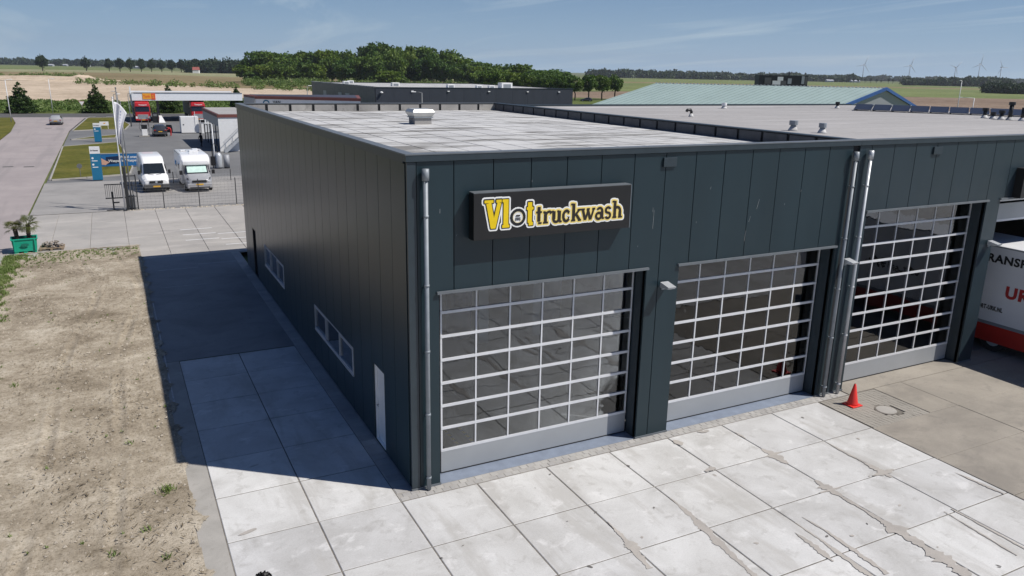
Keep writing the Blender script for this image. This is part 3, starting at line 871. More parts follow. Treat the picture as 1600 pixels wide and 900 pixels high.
# portal wash frame with brushes standing in the hall
M['brush'] = mat('wash_brush', (0.05, 0.07, 0.16), 0.9, var=0.4, vscale=20)
for k, xc in enumerate((3.7, 10.8)):
    w = thing('wash_portal', ['white wash portal with blue brushes behind the glass of the left door', 'white wash portal with blue brushes behind the glass of the middle door'][k], 'wash portal', (xc, 9.5, 0))
    MB().box(-2.6, -2.2, -0.5, 0.5, 0, 4.6).build('column', M['white_wall'], w)
    MB().box(2.2, 2.6, -0.5, 0.5, 0, 4.6).build('column', M['white_wall'], w)
    MB().box(-2.6, 2.6, -0.5, 0.5, 4.602, 5.2).build('beam', M['white_wall'], w)
    for s in (-1, 1):
        MB().lathe([(0.1, 0.1), (0.45, 0.3), (0.5, 2.0), (0.45, 3.7), (0.1, 3.9)], 14, (s * 1.6, 0, 0)).build('brush', M['brush'], w, True)

# roof of the wash hall
ro = MB().box(0.165, 14.24, 0.165, 24.70, 7.61, 7.785).build('roof', M['roof_seam'], A)
rr = random.Random(6)
ys = [0.17, 8.6, 14.2, 19.6, 24.69]
for i in range(14):
    off = rr.uniform(-0.25, 0.25)
    for j in range(4):
        y0 = ys[j] + (off if j else 0); y1 = ys[j + 1] + (off if j < 3 else 0)
        x0 = 0.18 + i * 1.004
        MB().box(x0 + 0.020, x0 + 0.984, y0 + 0.03, y1 - 0.03, 7.786, 7.80 + rr.uniform(0, 0.004)).build('roof_sheet', M['roof_sheet'], ro)
# parapet linings on the far and right edges
pl = MB().box(0.17, 14.25, 24.705, 24.95, 7.79, 8.168).build('parapet', M['seam'], A)
for i in range(12):
    MB().box(0.30 + i * 1.16, 0.30 + i * 1.16 + 1.02, 24.66, 24.702, 7.81, 8.12).build('lining_panel', M['parapet_in'], pl)
pr = MB().box(14.05, 14.25, 0.21, 24.70, 7.79, 8.168).build('parapet', M['seam'], A)
MB().box(13.98, 14.30, 0.205, 24.70, 8.17, 8.205).build('coping', M['trim'], pr)
for i in range(21):
    MB().box(14.005, 14.046, 0.35 + i * 1.16, 0.35 + i * 1.16 + 1.04, 7.81, 8.14).build('lining_panel', M['parapet_shaded'], pr)

# ------------------------------------------------------------------ adjoining workshop
B = thing('workshop_building', 'dark grey workshop hall on the right with tall glazed door and grey flat roof', 'building', (14.25, 0, 0))
def bx(x): return x - 14.25
D3 = (bx(14.97), bx(21.0), -0.1, 5.95); D4 = (bx(21.73), bx(28.2), -0.1, 5.97)
XR = bx(43.3)
fb = MB()
for (p, q, u, w) in cut(0.01, XR, 0, 8.025, [D3, D4]): fb.box(p, q, 0.055, 0.16, u, w)
bwall = fb.build('facade', M['seam'], B)
front_panels(bwall, [0.02, bx(14.80)] + [bx(14.80) + 1.02 * k for k in range(1, 28)], 0.05, 8.015, [D3, D4], M['panel2'])
MB().box(0.01, XR, -0.05, 0.16, 8.03, 8.17).build('fascia', M['trim'], B)
MB().box(0.005, XR, -0.06, 0.20, 8.172, 8.20).build('coping', M['cap'], B)
for (x0, x1) in [(0.02, bx(14.99)), (bx(20.98), bx(21.75))]:
    MB().box(x0, x1, -0.022, 0.05, 0.0, 0.05).build('base_trim', M['cap'], bwall)
for d in (D3, D4):
    rv = MB()
    rv.box(d[0] - 0.05, d[0], 0.062, 0.52, 0, d[3]).box(d[1], d[1] + 0.05, 0.062, 0.52, 0, d[3])
    rv.box(d[0] - 0.05, d[1] + 0.05, 0.062, 0.52, d[3] + 0.003, d[3] + 0.05)
    rv.build('door_reveal', M['trim'], bwall)
    MB().box(d[0] - 0.06, d[1] + 0.03, -0.07, 0.0, d[3] + 0.002, d[3] + 0.062).build('lintel_drip', M['cap'], bwall)
sect_door(B, bx(15.28), bx(20.96), 9, 0.588, 6, 0.50, 3, 5.95)
# the fourth door hangs almost fully raised
MB().box(D4[0], D4[1], 0.50, 0.55, 5.12, 5.70).build('raised_door', M['door_panel'], B)
MB().box(D4[0], D4[1], 0.494, 0.55, 5.04, 5.117).build('raised_door_rail', M['alu'], B)
MB().box(D4[0], D4[1], 0.494, 0.55, 5.78, 5.85).build('raised_door_rail', M['alu'], B)
MB().box(0.2, XR - 0.2, 0.62, 24.6, -0.2, -0.003).build('floor', M['int_floor'], B)
inn = MB()
inn.box(0.06, 0.2, 0.17, 24.6, 0, 7.5).box(0.06, XR, 24.6, 24.9, 0, 7.6).box(0.06, XR, 0.17, 24.6, 7.62, 7.7)
inn.box(XR - 0.2, XR - 0.06, 0.17, 24.6, 0, 7.6).box(bx(21.1), bx(21.6), 0.17, 24.6, 0, 7.6)
inn.build('inner_lining', M['dark_int'], B)
sh = MB().box(0.012, XR, 24.905, 24.96, 0, 8.0).box(XR - 0.055, XR, 0.165, 24.9, 0, 8.0)
sh.build('outer_wall', M['panel2'], B)
rb = MB().box(0.06, XR - 0.06, 0.165, 24.90, 7.71, 8.0).build('roof', M['roof_b'], B)
MB().box(0.06, XR, 24.75, 24.97, 8.002, 8.10).build('coping', M['trim'], rb)
for i in range(1, 12):   # welded laps of the roofing felt
    MB().box(0.1, XR - 0.1, i * 2.05, i * 2.05 + 0.06, 8.0, 8.004).build('roof_lap', M['roof_b'], rb)
MB().box(bx(17), bx(37), 22.6, 23.1, 8.0, 8.006).build('pale_lap', M['roof_sheet'], rb)
MB().box(bx(22.35), bx(23.2), -0.30, -0.002, 6.02, 7.06).build('wall_cabinet', M['black'], B)

# ------------------------------------------------------------------ downpipes, lamps, scuppers
def downpipe(parent, x, ztop, ox=0.0, m=None):
    m = m or M['zinc']
    mb = MB()
    mb.tube([(x, -0.13, 0.02), (x, -0.13, ztop - 0.22)], 0.055, 12)
    d = mb.build('downpipe', m, parent, True)
    MB().tube([(x, -0.13, ztop - 0.26), (x, -0.13, ztop)], 0.082, 12).build('hopper', m, d, True)
    for z in (0.32, 2.0, 3.6, 5.2, 6.8):
        MB().tube([(x, -0.13, z), (x, -0.13, z + 0.05)], 0.066, 12).build('bracket', m, d, True)
        MB().box(x - 0.015, x + 0.015, -0.08, -0.002, z + 0.01, z + 0.04).build('bracket_arm', m, d)
downpipe(A, 0.37, 7.88)
downpipe(A, 13.99, 7.86)
M['bright_zinc'] = mat('bright_zinc', (0.48, 0.50, 0.52), 0.4, 0.25, var=0.1)
downpipe(B, bx(14.62), 7.88, m=M['bright_zinc'])
for (par, x) in ((A, 7.15), (B, bx(17.86))):
    MB().box(x - 0.21, x + 0.21, -0.055, -0.002, 7.66, 7.90).build('overflow_box', M['trim'], par, bevel=0.008)
def wall_light(x, z, label):
    t = thing('wall_light', label, 'wall light', (x, 0, z), group='flood lamps beside the doors')
    MB().box(-0.05, 0.05, -0.04, -0.001, -0.10, 0.06).build('bracket', M['zinc'], t)
    MB().extr([(-0.04, -0.02), (-0.40, 0.02), (-0.42, 0.06), (-0.05, 0.13)], -0.13, 0.13, 'x').build('housing', M['bright_zinc'], t)
    MB().extr([(-0.06, -0.032), (-0.39, 0.004), (-0.39, 0.012), (-0.06, -0.024)], -0.11, 0.11, 'x').build('lens', M['white'], t)
wall_light(7.23, 4.44, 'silver flood lamp on the pillar between the two left doors')
wall_light(14.28, 4.44, 'silver flood lamp between the pair of downpipes')
wall_light(21.50, 4.42, 'silver flood lamp at the right edge by the white trailer')

# ------------------------------------------------------------------ the sign
SG = thing('wash_sign', 'black box sign with yellow and white truckwash lettering above the left door', 'sign', (1.46, 0, 6.21))
SW, SH = 4.32, 1.085
MB().box(0, SW, -0.30, -0.03, 0, SH).build('sign_box', M['sign_black'], SG, bevel=0.006, seg=1)
MB().box(-0.004, SW + 0.004, -0.302, -0.028, SH + 0.001, SH + 0.02).build('top_edge', M['cap'], SG)
MB().box(SW + 0.001, SW + 0.012, -0.302, -0.028, 0, SH).build('side_edge', M['zinc'], SG)
MB().box(0.5, 0.6, -0.03, -0.0, 0.1, SH - 0.1).box(SW - 0.6, SW - 0.5, -0.03, 0, 0.1, SH - 0.1).build('bracket', M['black'], SG)
RES = 0.0075
nx, nz = int(SW / RES), int(SH / RES)
gx, gz = np.meshgrid((np.arange(nx) + 0.5) * RES + 1.46, (np.arange(nz) + 0.5) * RES + 6.21)
def seg_d(a, b, hw):
    """signed distance to a thick straight stroke with square ends"""
    ax, az = a; bx_, bz = b
    L = math.hypot(bx_ - ax, bz - az)
    ux, uz = (bx_ - ax) / L, (bz - az) / L
    t = (gx - ax) * ux + (gz - az) * uz
    s = np.abs((gx - ax) * -uz + (gz - az) * ux) - hw
    e = np.maximum(-t, t - L)
    return np.where((s > 0) & (e > 0), np.hypot(np.maximum(s, 0), np.maximum(e, 0)), np.maximum(s, e))
def ring_d(c, rx, rz, hw, a0=None, a1=None):
    x, z = gx - c[0], gz - c[1]
    k = np.hypot(x / rx, z / rz)
    k = np.maximum(k, 1e-3); d = np.abs(np.hypot(x, z) * (1 - 1 / k)) - hw
    if a0 is not None:
        ang = (np.degrees(np.arctan2(z, x)) - a0) % 360
        d = np.where(ang <= (a1 - a0), d, 9)
    return d
def U(*ds):
    r = ds[0]
    for d in ds[1:]: r = np.minimum(r, d)
    return r
# big yellow letters V l t
V = U(seg_d((1.83, 7.06), (1.945, 6.50), 0.065), seg_d((2.10, 7.06), (1.965, 6.50), 0.05), seg_d((1.72, 7.10), (1.95, 7.10), 0.035), seg_d((2.02, 7.10), (2.16, 7.10), 0.035), seg_d((1.89, 6.50), (2.01, 6.50), 0.035))
l_ = U(seg_d((2.275, 6.49), (2.275, 7.13), 0.062), seg_d((2.18, 7.10), (2.275, 7.10), 0.032), seg_d((2.18, 6.50), (2.365, 6.50), 0.032))
t_ = U(seg_d((2.905, 6.54), (2.905, 7.03), 0.058), seg_d((2.82, 6.88), (3.0, 6.88), 0.035), seg_d((2.88, 6.515), (2.99, 6.515), 0.040), seg_d((2.86, 7.0), (2.95, 7.0), 0.03))
big = U(V, l_, t_)
# tyre for the o
tyre_out = np.hypot(gx - 2.59, gz - 6.69) - 0.205
tyre_in = np.hypot(gx - 2.59, gz - 6.69) - 0.135
# dark slab-serif letters t r u c k w a s h
h_, s_ = 0.043, 0.023
zb, zx, za = 6.50, 6.77, 6.92
SM = U(
    seg_d((3.15, zb + .05), (3.15, 6.90), h_), seg_d((3.07, 6.775), (3.23, 6.775), s_), seg_d((3.13, zb + .01), (3.23, zb + .01), 0.026),
    seg_d((3.33, zb), (3.33, zx), h_), seg_d((3.27, zb + .01), (3.40, zb + .01), s_), seg_d((3.27, 6.765), (3.33, 6.765), s_), ring_d((3.43, 6.67), 0.085, 0.10, 0.030, 40, 150), seg_d((3.445, 6.74), (3.475, 6.74), 0.035),
    seg_d((3.56, 6.58), (3.56, zx), h_), seg_d((3.71, zb), (3.71, zx), h_), seg_d((3.50, 6.765), (3.56, 6.765), s_), seg_d((3.65, 6.765), (3.71, 6.765), s_), ring_d((3.625, 6.585), 0.075, 0.075, 0.032, 180, 330), seg_d((3.71, zb + .01), (3.785, zb + .01), s_),
    ring_d((3.91, 6.635), 0.085, 0.125, 0.036, 45, 315), seg_d((3.96, 6.72), (3.985, 6.72), 0.036),
    seg_d((4.11, zb), (4.11, za), h_), seg_d((4.03, 6.905), (4.11, 6.905), s_), seg_d((4.05, zb + .01), (4.17, zb + .01), s_), seg_d((4.14, 6.62), (4.27, 6.76), 0.028), seg_d((4.18, 6.66), (4.29, 6.51), 0.034), seg_d((4.22, 6.765), (4.32, 6.765), s_), seg_d((4.24, zb + .01), (4.33, zb + .01), s_),
    seg_d((4.37, 6.77), (4.445, 6.50), 0.036), seg_d((4.53, 6.75), (4.455, 6.50), 0.026), seg_d((4.52, 6.75), (4.595, 6.50), 0.036), seg_d((4.69, 6.77), (4.605, 6.50), 0.026), seg_d((4.32, 6.765), (4.43, 6.765), s_), seg_d((4.64, 6.765), (4.73, 6.765), s_), seg_d((4.48, 6.765), (4.57, 6.765), s_),
    seg_d((4.935, 6.52), (4.935, 6.70), h_), ring_d((4.865, 6.70), 0.072, 0.07, 0.030, 0, 160), ring_d((4.84, 6.575), 0.075, 0.075, 0.032), seg_d((4.935, zb + .01), (5.0, zb + .01), s_),
    ring_d((5.11, 6.705), 0.065, 0.065, 0.030, 20, 270), ring_d((5.11, 6.57), 0.068, 0.068, 0.030, 200, 450), 
    seg_d((5.31, zb), (5.31, za), h_), seg_d((5.23, 6.905), (5.31, 6.905), s_), seg_d((5.25, zb + .01), (5.37, zb + .01), s_), ring_d((5.385, 6.66), 0.085, 0.10, 0.034, 0, 160), seg_d((5.47, zb), (5.47, 6.66), h_), seg_d((5.42, zb + .01), (5.54, zb + .01), s_))
RINGW = np.minimum(big - 0.062, tyre_out - 0.034)
WHITE = np.minimum(RINGW, SM - 0.066)
def raster(mask, y):
    """cells of a mask as merged rectangles on the sign face"""
    mb = MB(); open_ = {}
    rows = []
    for j in range(nz):
        r = mask[j]; runs = []
        i = 0
        d = np.flatnonzero(np.diff(np.concatenate(([0], r.astype(np.int8), [0]))))
        for a, b in zip(d[::2], d[1::2]): runs.append((int(a), int(b)))
        rows.append(runs)
    rects = []
    for j, runs in enumerate(rows):
        nxt = {}
        for k in runs:
            nxt[k] = open_.pop(k, j)
        for k, j0 in open_.items(): rects.append((k[0], k[1], j0, j))
        open_ = nxt
    for k, j0 in open_.items(): rects.append((k[0], k[1], j0, nz))
    for a, b, c, d in rects:
        x0, x1, z0, z1 = a * RES, b * RES, c * RES, d * RES
        mb.poly([(x0, y, z0), (x1, y, z0), (x1, y, z1), (x0, y, z1)])
    return mb
M['sign_white'] = mat('sign_white', (0.84, 0.84, 0.82), 0.4, var=0.02)
raster(WHITE < 0, -0.3045).build('white_outline', M['sign_white'], SG)
blk = (np.minimum(big - 0.024, 9) < 0) | ((tyre_out < 0) & (tyre_in > 0))
raster(blk, -0.309).build('black_outline', M['sign_black'], SG)
raster((SM - 0.036 < 0) & ~blk, -0.307).build('yellow_glow', M['pale_yellow'], SG)
raster(V < 0, -0.3135).build('yellow_letter', M['yellow'], SG)
raster((l_ < 0) & ~(V < 0), -0.3135).build('yellow_letter', M['yellow'], SG)
raster(t_ < 0, -0.3135).build('yellow_letter', M['yellow'], SG)
raster(SM < 0, -0.3135).build('dark_letters', M['brown_black'], SG)
# little truck front inside the tyre
tk = MB()
tk.box(2.535 - 1.46, 2.645 - 1.46, -0.3155, -0.3125, 0.50, 0.535).box(2.52 - 1.46, 2.66 - 1.46, -0.3155, -0.3125, 0.45, 0.47)
tk.box(2.525 - 1.46, 2.545 - 1.46, -0.3155, -0.3125, 0.40, 0.44).box(2.635 - 1.46, 2.655 - 1.46, -0.3155, -0.3125, 0.40, 0.44)
tk.box(2.555 - 1.46, 2.625 - 1.46, -0.3155, -0.3125, 0.415, 0.432)
tk.build('truck_emblem', M['brown_black'], SG)
tr = MB()
for k in range(26):
    t = 2 * math.pi * k / 26
    c, s2 = math.cos(t), math.sin(t)
    p = [(2.59 - 1.46 + r * c - w * s2, -0.3125, 6.69 - 6.21 + r * s2 + w * c) for r, w in ((0.115, -0.006), (0.135, -0.006), (0.135, 0.006), (0.115, 0.006))]
    tr.poly(p)
tr.build('tyre_tread', M['pale_yellow'], SG)

# ------------------------------------------------------------------ roof equipment
def fan(loc):
    t = thing('roof_ventilator', 'square silver ventilator cowl standing on the pale wash hall roof', 'roof vent', loc)
    MB().box(-0.36, 0.36, -0.36, 0.36, 0.0, 0.26).build('curb', M['parapet_in'], t)
    M['cowl'] = mat('cowl_alu', (0.55, 0.55, 0.53), 0.4, 0.4, var=0.08)
    c = MB()
    v = [(-0.38, 0.30), (-0.47, 0.46), (-0.47, 0.50), (-0.40, 0.60)]
    for k, (r, z) in enumerate(v):
        pass
    ring = lambda r, z: [(-abs(r), -abs(r), z), (abs(r), -abs(r), z), (abs(r), abs(r), z), (-abs(r), abs(r), z)]
    pts = sum([ring(r, z) for r, z in v], [])
    fs = [(k * 4 + i, k * 4 + (i + 1) % 4, (k + 1) * 4 + (i + 1) % 4, (k + 1) * 4 + i) for k in range(3) for i in range(4)] + [(12, 13, 14, 15), (3, 2, 1, 0)]
    c.add(pts, fs)
    c.build('cowl', M['cowl'], t)
    MB().box(-0.39, 0.39, -0.39, 0.39, 0.601, 0.615).build('lid', M['cowl'], t)
    MB().box(-0.415, 0.415, -0.415, 0.415, 0.262, 0.298).build('flange', M['zinc'], t)
fan((5.75, 14.6, 7.80))
def stack(loc, h, r, label, m, grp=None, hood=True, bent=False):
    t = thing('roof_pipe', label, 'roof pipe', loc, group=grp)
    if bent:
        MB().tube([(0, 0, 0), (0, 0, h * 0.7), (-0.06, 0, h * 0.92), (-0.26, 0, h * 0.9), (-0.30, 0, h * 0.7)], r, 10).build('pipe', m, t, True)
    else:
        MB().tube([(0, 0, 0), (0, 0, h)], r, 12).build('pipe', m, t, True)
    MB().lathe([(r * 1.9, 0.0), (r * 1.7, 0.04), (r * 1.05, 0.16)], 12).build('flashing', M['roof_sheet'], t, True)
    if hood:
        MB().lathe([(r * 1.55, h - 0.04), (r * 1.55, h + 0.10), (r * 1.5, h + 0.12)], 12).build('hood', m, t)
stack((17.3, 5.55, 8.0), 0.26, 0.105, 'fatter of two grey roof pipes behind the dark parapet', M['zinc'])
stack((17.5, 4.35, 8.0), 0.24, 0.09, 'slimmer right one of two grey roof pipes behind the dark parapet', M['zinc'])
for i, (x, y, h, r, lab, hood) in enumerate([
        (36.3, 10.25, 0.42, 0.10, 'first black flue with a wide hood from the left on the grey roof', True),
        (36.1, 9.68, 0.24, 0.09, 'shortest black flue in the row at the right end of the roof', True),
        (35.9, 9.10, 0.36, 0.10, 'middle black flue with a wide hood in the row of five', True),
        (35.8, 8.60, 0.80, 0.10, 'tallest flue with a pale cap at the right end of the roof', True),
        (35.9, 8.0, 0.66, 0.11, 'last black flue at the right edge of the picture', False)]):
    stack((x, y, 8.0), h, r, lab, M['black'], 'black flues on the grey roof', hood)
stack((19.4, 14.0, 8.0), 0.36, 0.07, 'small bent vent pipe alone on the grey roof', M['black'], hood=False, bent=True)
stack((27.9, 21.2, 8.0), 0.22, 0.10, 'low round roof drain vent near the far roof edge', M['white'], hood=True)
stack((37.0, 20.6, 8.0), 0.30, 0.09, 'short vent at the left end of the solar row', M['black'], hood=True)
# solar row
M['pv'] = mat('solar_cell', (0.020, 0.026, 0.045), 0.45, 0.0, var=0.1, spec=0.3)
pd = Vector((5.0, -7.4, 0)).normalized(); pn = Vector((-pd.y, pd.x, 0))
ang = math.atan2(pd.y, pd.x)
for i in range(12):
    q = Vector((35.3, 17.9, 8.02)) + pd * (i * 1.04)
    t = thing('solar_panel', 'dark blue solar panel, %s from the left end of the long low row' % ('first', 'second', 'third', 'fourth', 'fifth', 'sixth', 'seventh', 'eighth', 'ninth', 'tenth', 'eleventh', 'twelfth')[i], 'solar panel', q, ang, 'solar panels on the grey roof')
    MB().add([(0.01, 0, 0.08), (1.0, 0, 0.08), (1.0, 1.6, 0.36), (0.01, 1.6, 0.36), (0.01, 0, 0.05), (1.0, 0, 0.05), (1.0, 1.6, 0.33), (0.01, 1.6, 0.33)],
             [(0, 1, 2, 3), (4, 7, 6, 5), (0, 4, 5, 1), (1, 5, 6, 2), (2, 6, 7, 3), (3, 7, 4, 0)]).build('module', M['pv'], t)
    MB().box(-0.012, 0.012, -0.01, 0.03, 0.05, 0.10).box(-0.015, 0.0085, 0.03, 1.58, 0.372, 0.376).build('clamp', M['bright_zinc'], t)
    MB().box(0.05, 0.10, 0.05, 1.55, -0.05, 0.04).box(0.05, 0.1, 1.45, 1.55, 0.041, 0.32).build('support', M['black'], t)

# ------------------------------------------------------------------ white trailer standing in the fourth bay
TR = thing('box_trailer', 'white box trailer with black and red lettering and red side skirts at the right edge', 'trailer', (23.35, -8.6, 0))
M['trailer_white'] = mat('trailer_white', (0.74, 0.75, 0.77), 0.35, var=0.04, vscale=1)
M['red'] = mat('red_paint', (0.46, 0.022, 0.014), 0.4, var=0.08)
MB().box(0, 2.55, 0, 12.6, 1.12, 4.05).build('box_body', M['trailer_white'], TR, bevel=0.03)
MB().box(-0.006, 2.556, 0.02, 12.58, 1.02, 1.14).build('floor_rail', M['zinc'], TR)
MB().box(-0.008, 2.558, 0.02, 12.58, 3.985, 4.03).build('roof_rail', M['zinc'], TR)
MB().box(0.02, 0.06, 2.2, 10.2, 0.36, 1.018).build('side_skirt', M['red'], TR, bevel=0.01)
MB().box(2.49, 2.53, 2.2, 10.2, 0.36, 1.018).build('side_skirt', M['red'], TR, bevel=0.01)
MB().box(0.75, 0.95, 0.3, 12.4, 0.75, 1.018).box(1.6, 1.8, 0.3, 12.4, 0.75, 1.018).build('chassis', M['black'], TR)
def wheel(parent, x, y, r, w, rimmat=None):
    a = MB().tube([(x - w / 2, y, r), (x + w / 2, y, r)], r, 20).build('wheel', M['rubber'], parent, False)
    MB().tube([(x - w / 2 - 0.01, y, r), (x + w / 2 + 0.01, y, r)], r * 0.58, 14).build('rim', rimmat or M['bright_zinc'], a)
    return a
for y in (8.9, 10.2, 11.5):
    for x in (0.28, 2.27): wheel(TR, x, y, 0.5, 0.38)
MB().box(0.5, 0.62, 2.0, 2.12, 0.02, 1.018).box(1.95, 2.07, 2.0, 2.12, 0.02, 1.018).build('landing_leg', M['zinc'], TR)
M['red_text'] = mat('red_text', (0.42, 0.02, 0.022), 0.45, var=0.03)
rotL = (math.pi / 2, 0, -math.pi / 2)      # lettering on a face that looks to -x
lettering('black_lettering', 'TRANSPORT', 0.42, M['black'], TR, (-0.012, 9.92, 3.42), rotL, fit=2.75, bold=0.035, spacing=1.1)
lettering('red_lettering', 'URK', 0.60, M['red_text'], TR, (-0.012, 8.72, 2.20), rotL, fit=1.35, bold=0.045, spacing=1.12)
lettering('web_lettering', 'TRANSPORT-URK.NL', 0.23, M['black'], TR, (-0.012, 10.25, 1.60), rotL, fit=1.55, bold=0.03, spacing=1.1)
lettering('phone_lettering', '0527-68 95 41', 0.42, M['black'], TR, (-0.012, 5.9, 2.1), rotL)
# yellow tool cart behind the glass of the right door
yc = thing('tool_cart', 'yellow machine cart seen through the lower panes of the tall right door', 'cart', (18.3, 2.6, 0))
MB().box(-0.45, 0.45, -0.3, 0.3, 0.45, 1.35).build('cabinet', M['yellow'], yc, bevel=0.02)
MB().box(-0.25, 0.35, -0.31, -0.302, 0.8, 1.1).build('label_plate', M['door_panel'], yc)
MB().box(-0.42, 0.42, -0.28, 0.28, 0.22, 0.44).build('base', M['black'], yc)
for x in (-0.33, 0.17): wheel(yc, x, 0.0, 0.11, 0.08)

# ------------------------------------------------------------------ traffic cone
cn = thing('traffic_cone', 'red traffic cone on the pavers in front of the downpipes', 'cone', (14.32, -0.98, 0))
M['cone_red'] = mat('cone_red', (0.72, 0.035, 0.025), 0.5, var=0.06)
MB().box(-0.22, 0.22, -0.22, 0.22, 0.0, 0.04).build('base_plate', M['cone_red'], cn, bevel=0.012)
MB().lathe([(0.175, 0.041), (0.165, 0.07), (0.035, 0.70), (0.022, 0.72)], 20).build('cone_body', M['cone_red'], cn, True)
MB().lathe([(0.019, 0.60), (0.019, 0.725)], 12).build('tip', M['black'], cn)

# ------------------------------------------------------------------ trees
def leaf_cloud(name, blobs, n, size, m, seed, flat=0.6, shell=0.55):
    """leaf-sized quads spread through a set of ellipsoid lobes (cx,cy,cz,rx,ry,rz)"""
    r = np.random.default_rng(seed)
    bl = np.array(blobs, float)
    vol = (bl[:, 3] * bl[:, 4] * bl[:, 5]) ** (2 / 3)
    k = r.choice(len(bl), n, p=vol / vol.sum())
    d = r.normal(size=(n, 3)); d /= np.linalg.norm(d, axis=1)[:, None]
    rad = shell + (1 - shell) * r.random(n) ** 0.6
    rad *= 1 + 0.14 * r.normal(size=n)
    c = bl[k, :3] + d * rad[:, None] * bl[k, 3:]
    nrm = d * (1 - flat) + r.normal(size=(n, 3)) * flat
    nrm /= np.linalg.norm(nrm, axis=1)[:, None]
    t = np.cross(nrm, r.normal(size=(n, 3))); t /= np.linalg.norm(t, axis=1)[:, None]
    b = np.cross(nrm, t)
    s = (size * r.uniform(0.55, 1.35, n))[:, None]
    v = np.stack([c - t * s - b * s * 0.45, c + t * s * 0.3 - b * s * 0.8, c + t * s * 1.1 + b * s * 0.15, c - t * s * 0.1 + b * s * 0.9], 1).reshape(-1, 3)
    me = bpy.data.meshes.new(name)
    me.vertices.add(4 * n); me.vertices.foreach_set('co', v.astype(np.float32).ravel())
    me.loops.add(4 * n); me.loops.foreach_set('vertex_index', np.arange(4 * n, dtype=np.int32))
    me.polygons.add(n); me.polygons.foreach_set('loop_start', np.arange(0, 4 * n, 4, dtype=np.int32))
    me.polygons.foreach_set('loop_total', np.full(n, 4, dtype=np.int32))
    me.update(); me.validate()
    if m: me.materials.append(m)
    return me

def lobes(seed, n, rx, rz, zc):
    rr = random.Random(seed); out = [(0, 0, zc, rx * 0.62, rx * 0.62, rz * 0.75)]
    for i in range(n):
        a = 2.4 * i + rr.uniform(-0.4, 0.4); h = rr.uniform(-0.8, 0.85)
        q = math.sqrt(max(0.05, 1 - h * h)) * 0.74
        s = rr.uniform(0.20, 0.38)
        out.append((rx * q * math.cos(a), rx * q * math.sin(a), zc + rz * 0.72 * h, rx * s, rx * s, rz * s * 0.85))
    return out

def trunk_mesh(h, r, seed, fork=True):
    rr = random.Random(seed); mb = MB()
    mb.tube([(0, 0, -0.3), (0.02, 0, h * 0.3), (rr.uniform(-.2, .2), rr.uniform(-.2, .2), h * 0.62), (rr.uniform(-.3, .3), 0, h * 0.85)], [r * 1.25, r, r * 0.7, r * 0.25], 8)
    if fork:
        for i in range(5):
            a = i * 1.3 + rr.uniform(-.3, .3); z0 = h * rr.uniform(0.32, 0.6); le = h * rr.uniform(0.2, 0.32)
            mb.tube([(0, 0, z0), (le * 0.5 * math.cos(a), le * 0.5 * math.sin(a), z0 + le * 0.5), (le * math.cos(a), le * math.sin(a), z0 + le * 0.85)], [r * 0.45, r * 0.3, r * 0.1], 6)
    return mb.mesh('trunk', M['bark'], True)

CROWNS = [leaf_cloud('crown', lobes(20 + i, 26, 1.0, 1.0, 0.0), 3400, 0.070, M['leaf'], 30 + i) for i in range(4)]
TRUNK = trunk_mesh(1.0, 0.028, 3)
def tree(name, label, cat, loc, h, w, base, k, group=None, rot=0.0, crowns=CROWNS, tr=None):
    t = thing(name, label, cat, loc, rot, group)
    link('trunk', tr or TRUNK, t, None, None, (h * 0.9,) * 3)
    link('crown', crowns[k % len(crowns)], t, (0, 0, (h + base) / 2), None, (w, w * 0.95, (h - base) / 2))
    return t

# the broad wood behind the roofs: tops follow the photo's outline
rr = random.Random(31)
prof = [(380, 101), (392, 82), (412, 80), (432, 84), (455, 84), (478, 82), (500, 80), (522, 79), (545, 79), (565, 72), (585, 69), (604, 72), (622, 76), (640, 72), (660, 74), (682, 79), (704, 81), (722, 93), (742, 96), (762, 98), (784, 101), (806, 99), (826, 108), (846, 109), (864, 111)]
i = 0
for (px, py) in prof:
    fwd_d = 520 + rr.uniform(-15, 25) - max(0, px - 700) * 0.6
    x, y = bear(px, fwd_d); h = (topz(px, py + rr.uniform(-2, 2), fwd_d) + 0.3) * 1.10
    tree('wood_tree', 'tall leafy tree in the dense wood behind the roofs', 'tree', (x, y, -0.3), h, rr.uniform(8.0, 11.5), h * 0.10, i, 'trees of the dense wood', rr.uniform(0, 6.28)); i += 1
for (px, py) in prof:
    px += rr.uniform(6, 14)
    fwd_d = 488 + rr.uniform(-10, 10) - max(0, px - 700) * 0.6
    x, y = bear(px, fwd_d); h = topz(px, py + rr.uniform(4, 20), fwd_d) * 1.08
    tree('wood_tree', 'lower leafy tree along the front of the dense wood', 'tree', (x, y, -0.3), max(h, 7), rr.uniform(6, 9), h * 0.05, i, 'front trees of the dense wood', rr.uniform(0, 6.28)); i += 1
x, y = bear(603, 430)
tree('round_bush', 'bright green rounded tree standing before the middle of the wood', 'tree', (x, y, -0.3), topz(603, 107, 430), 9.0, 0.5, 2, rot=1.0)
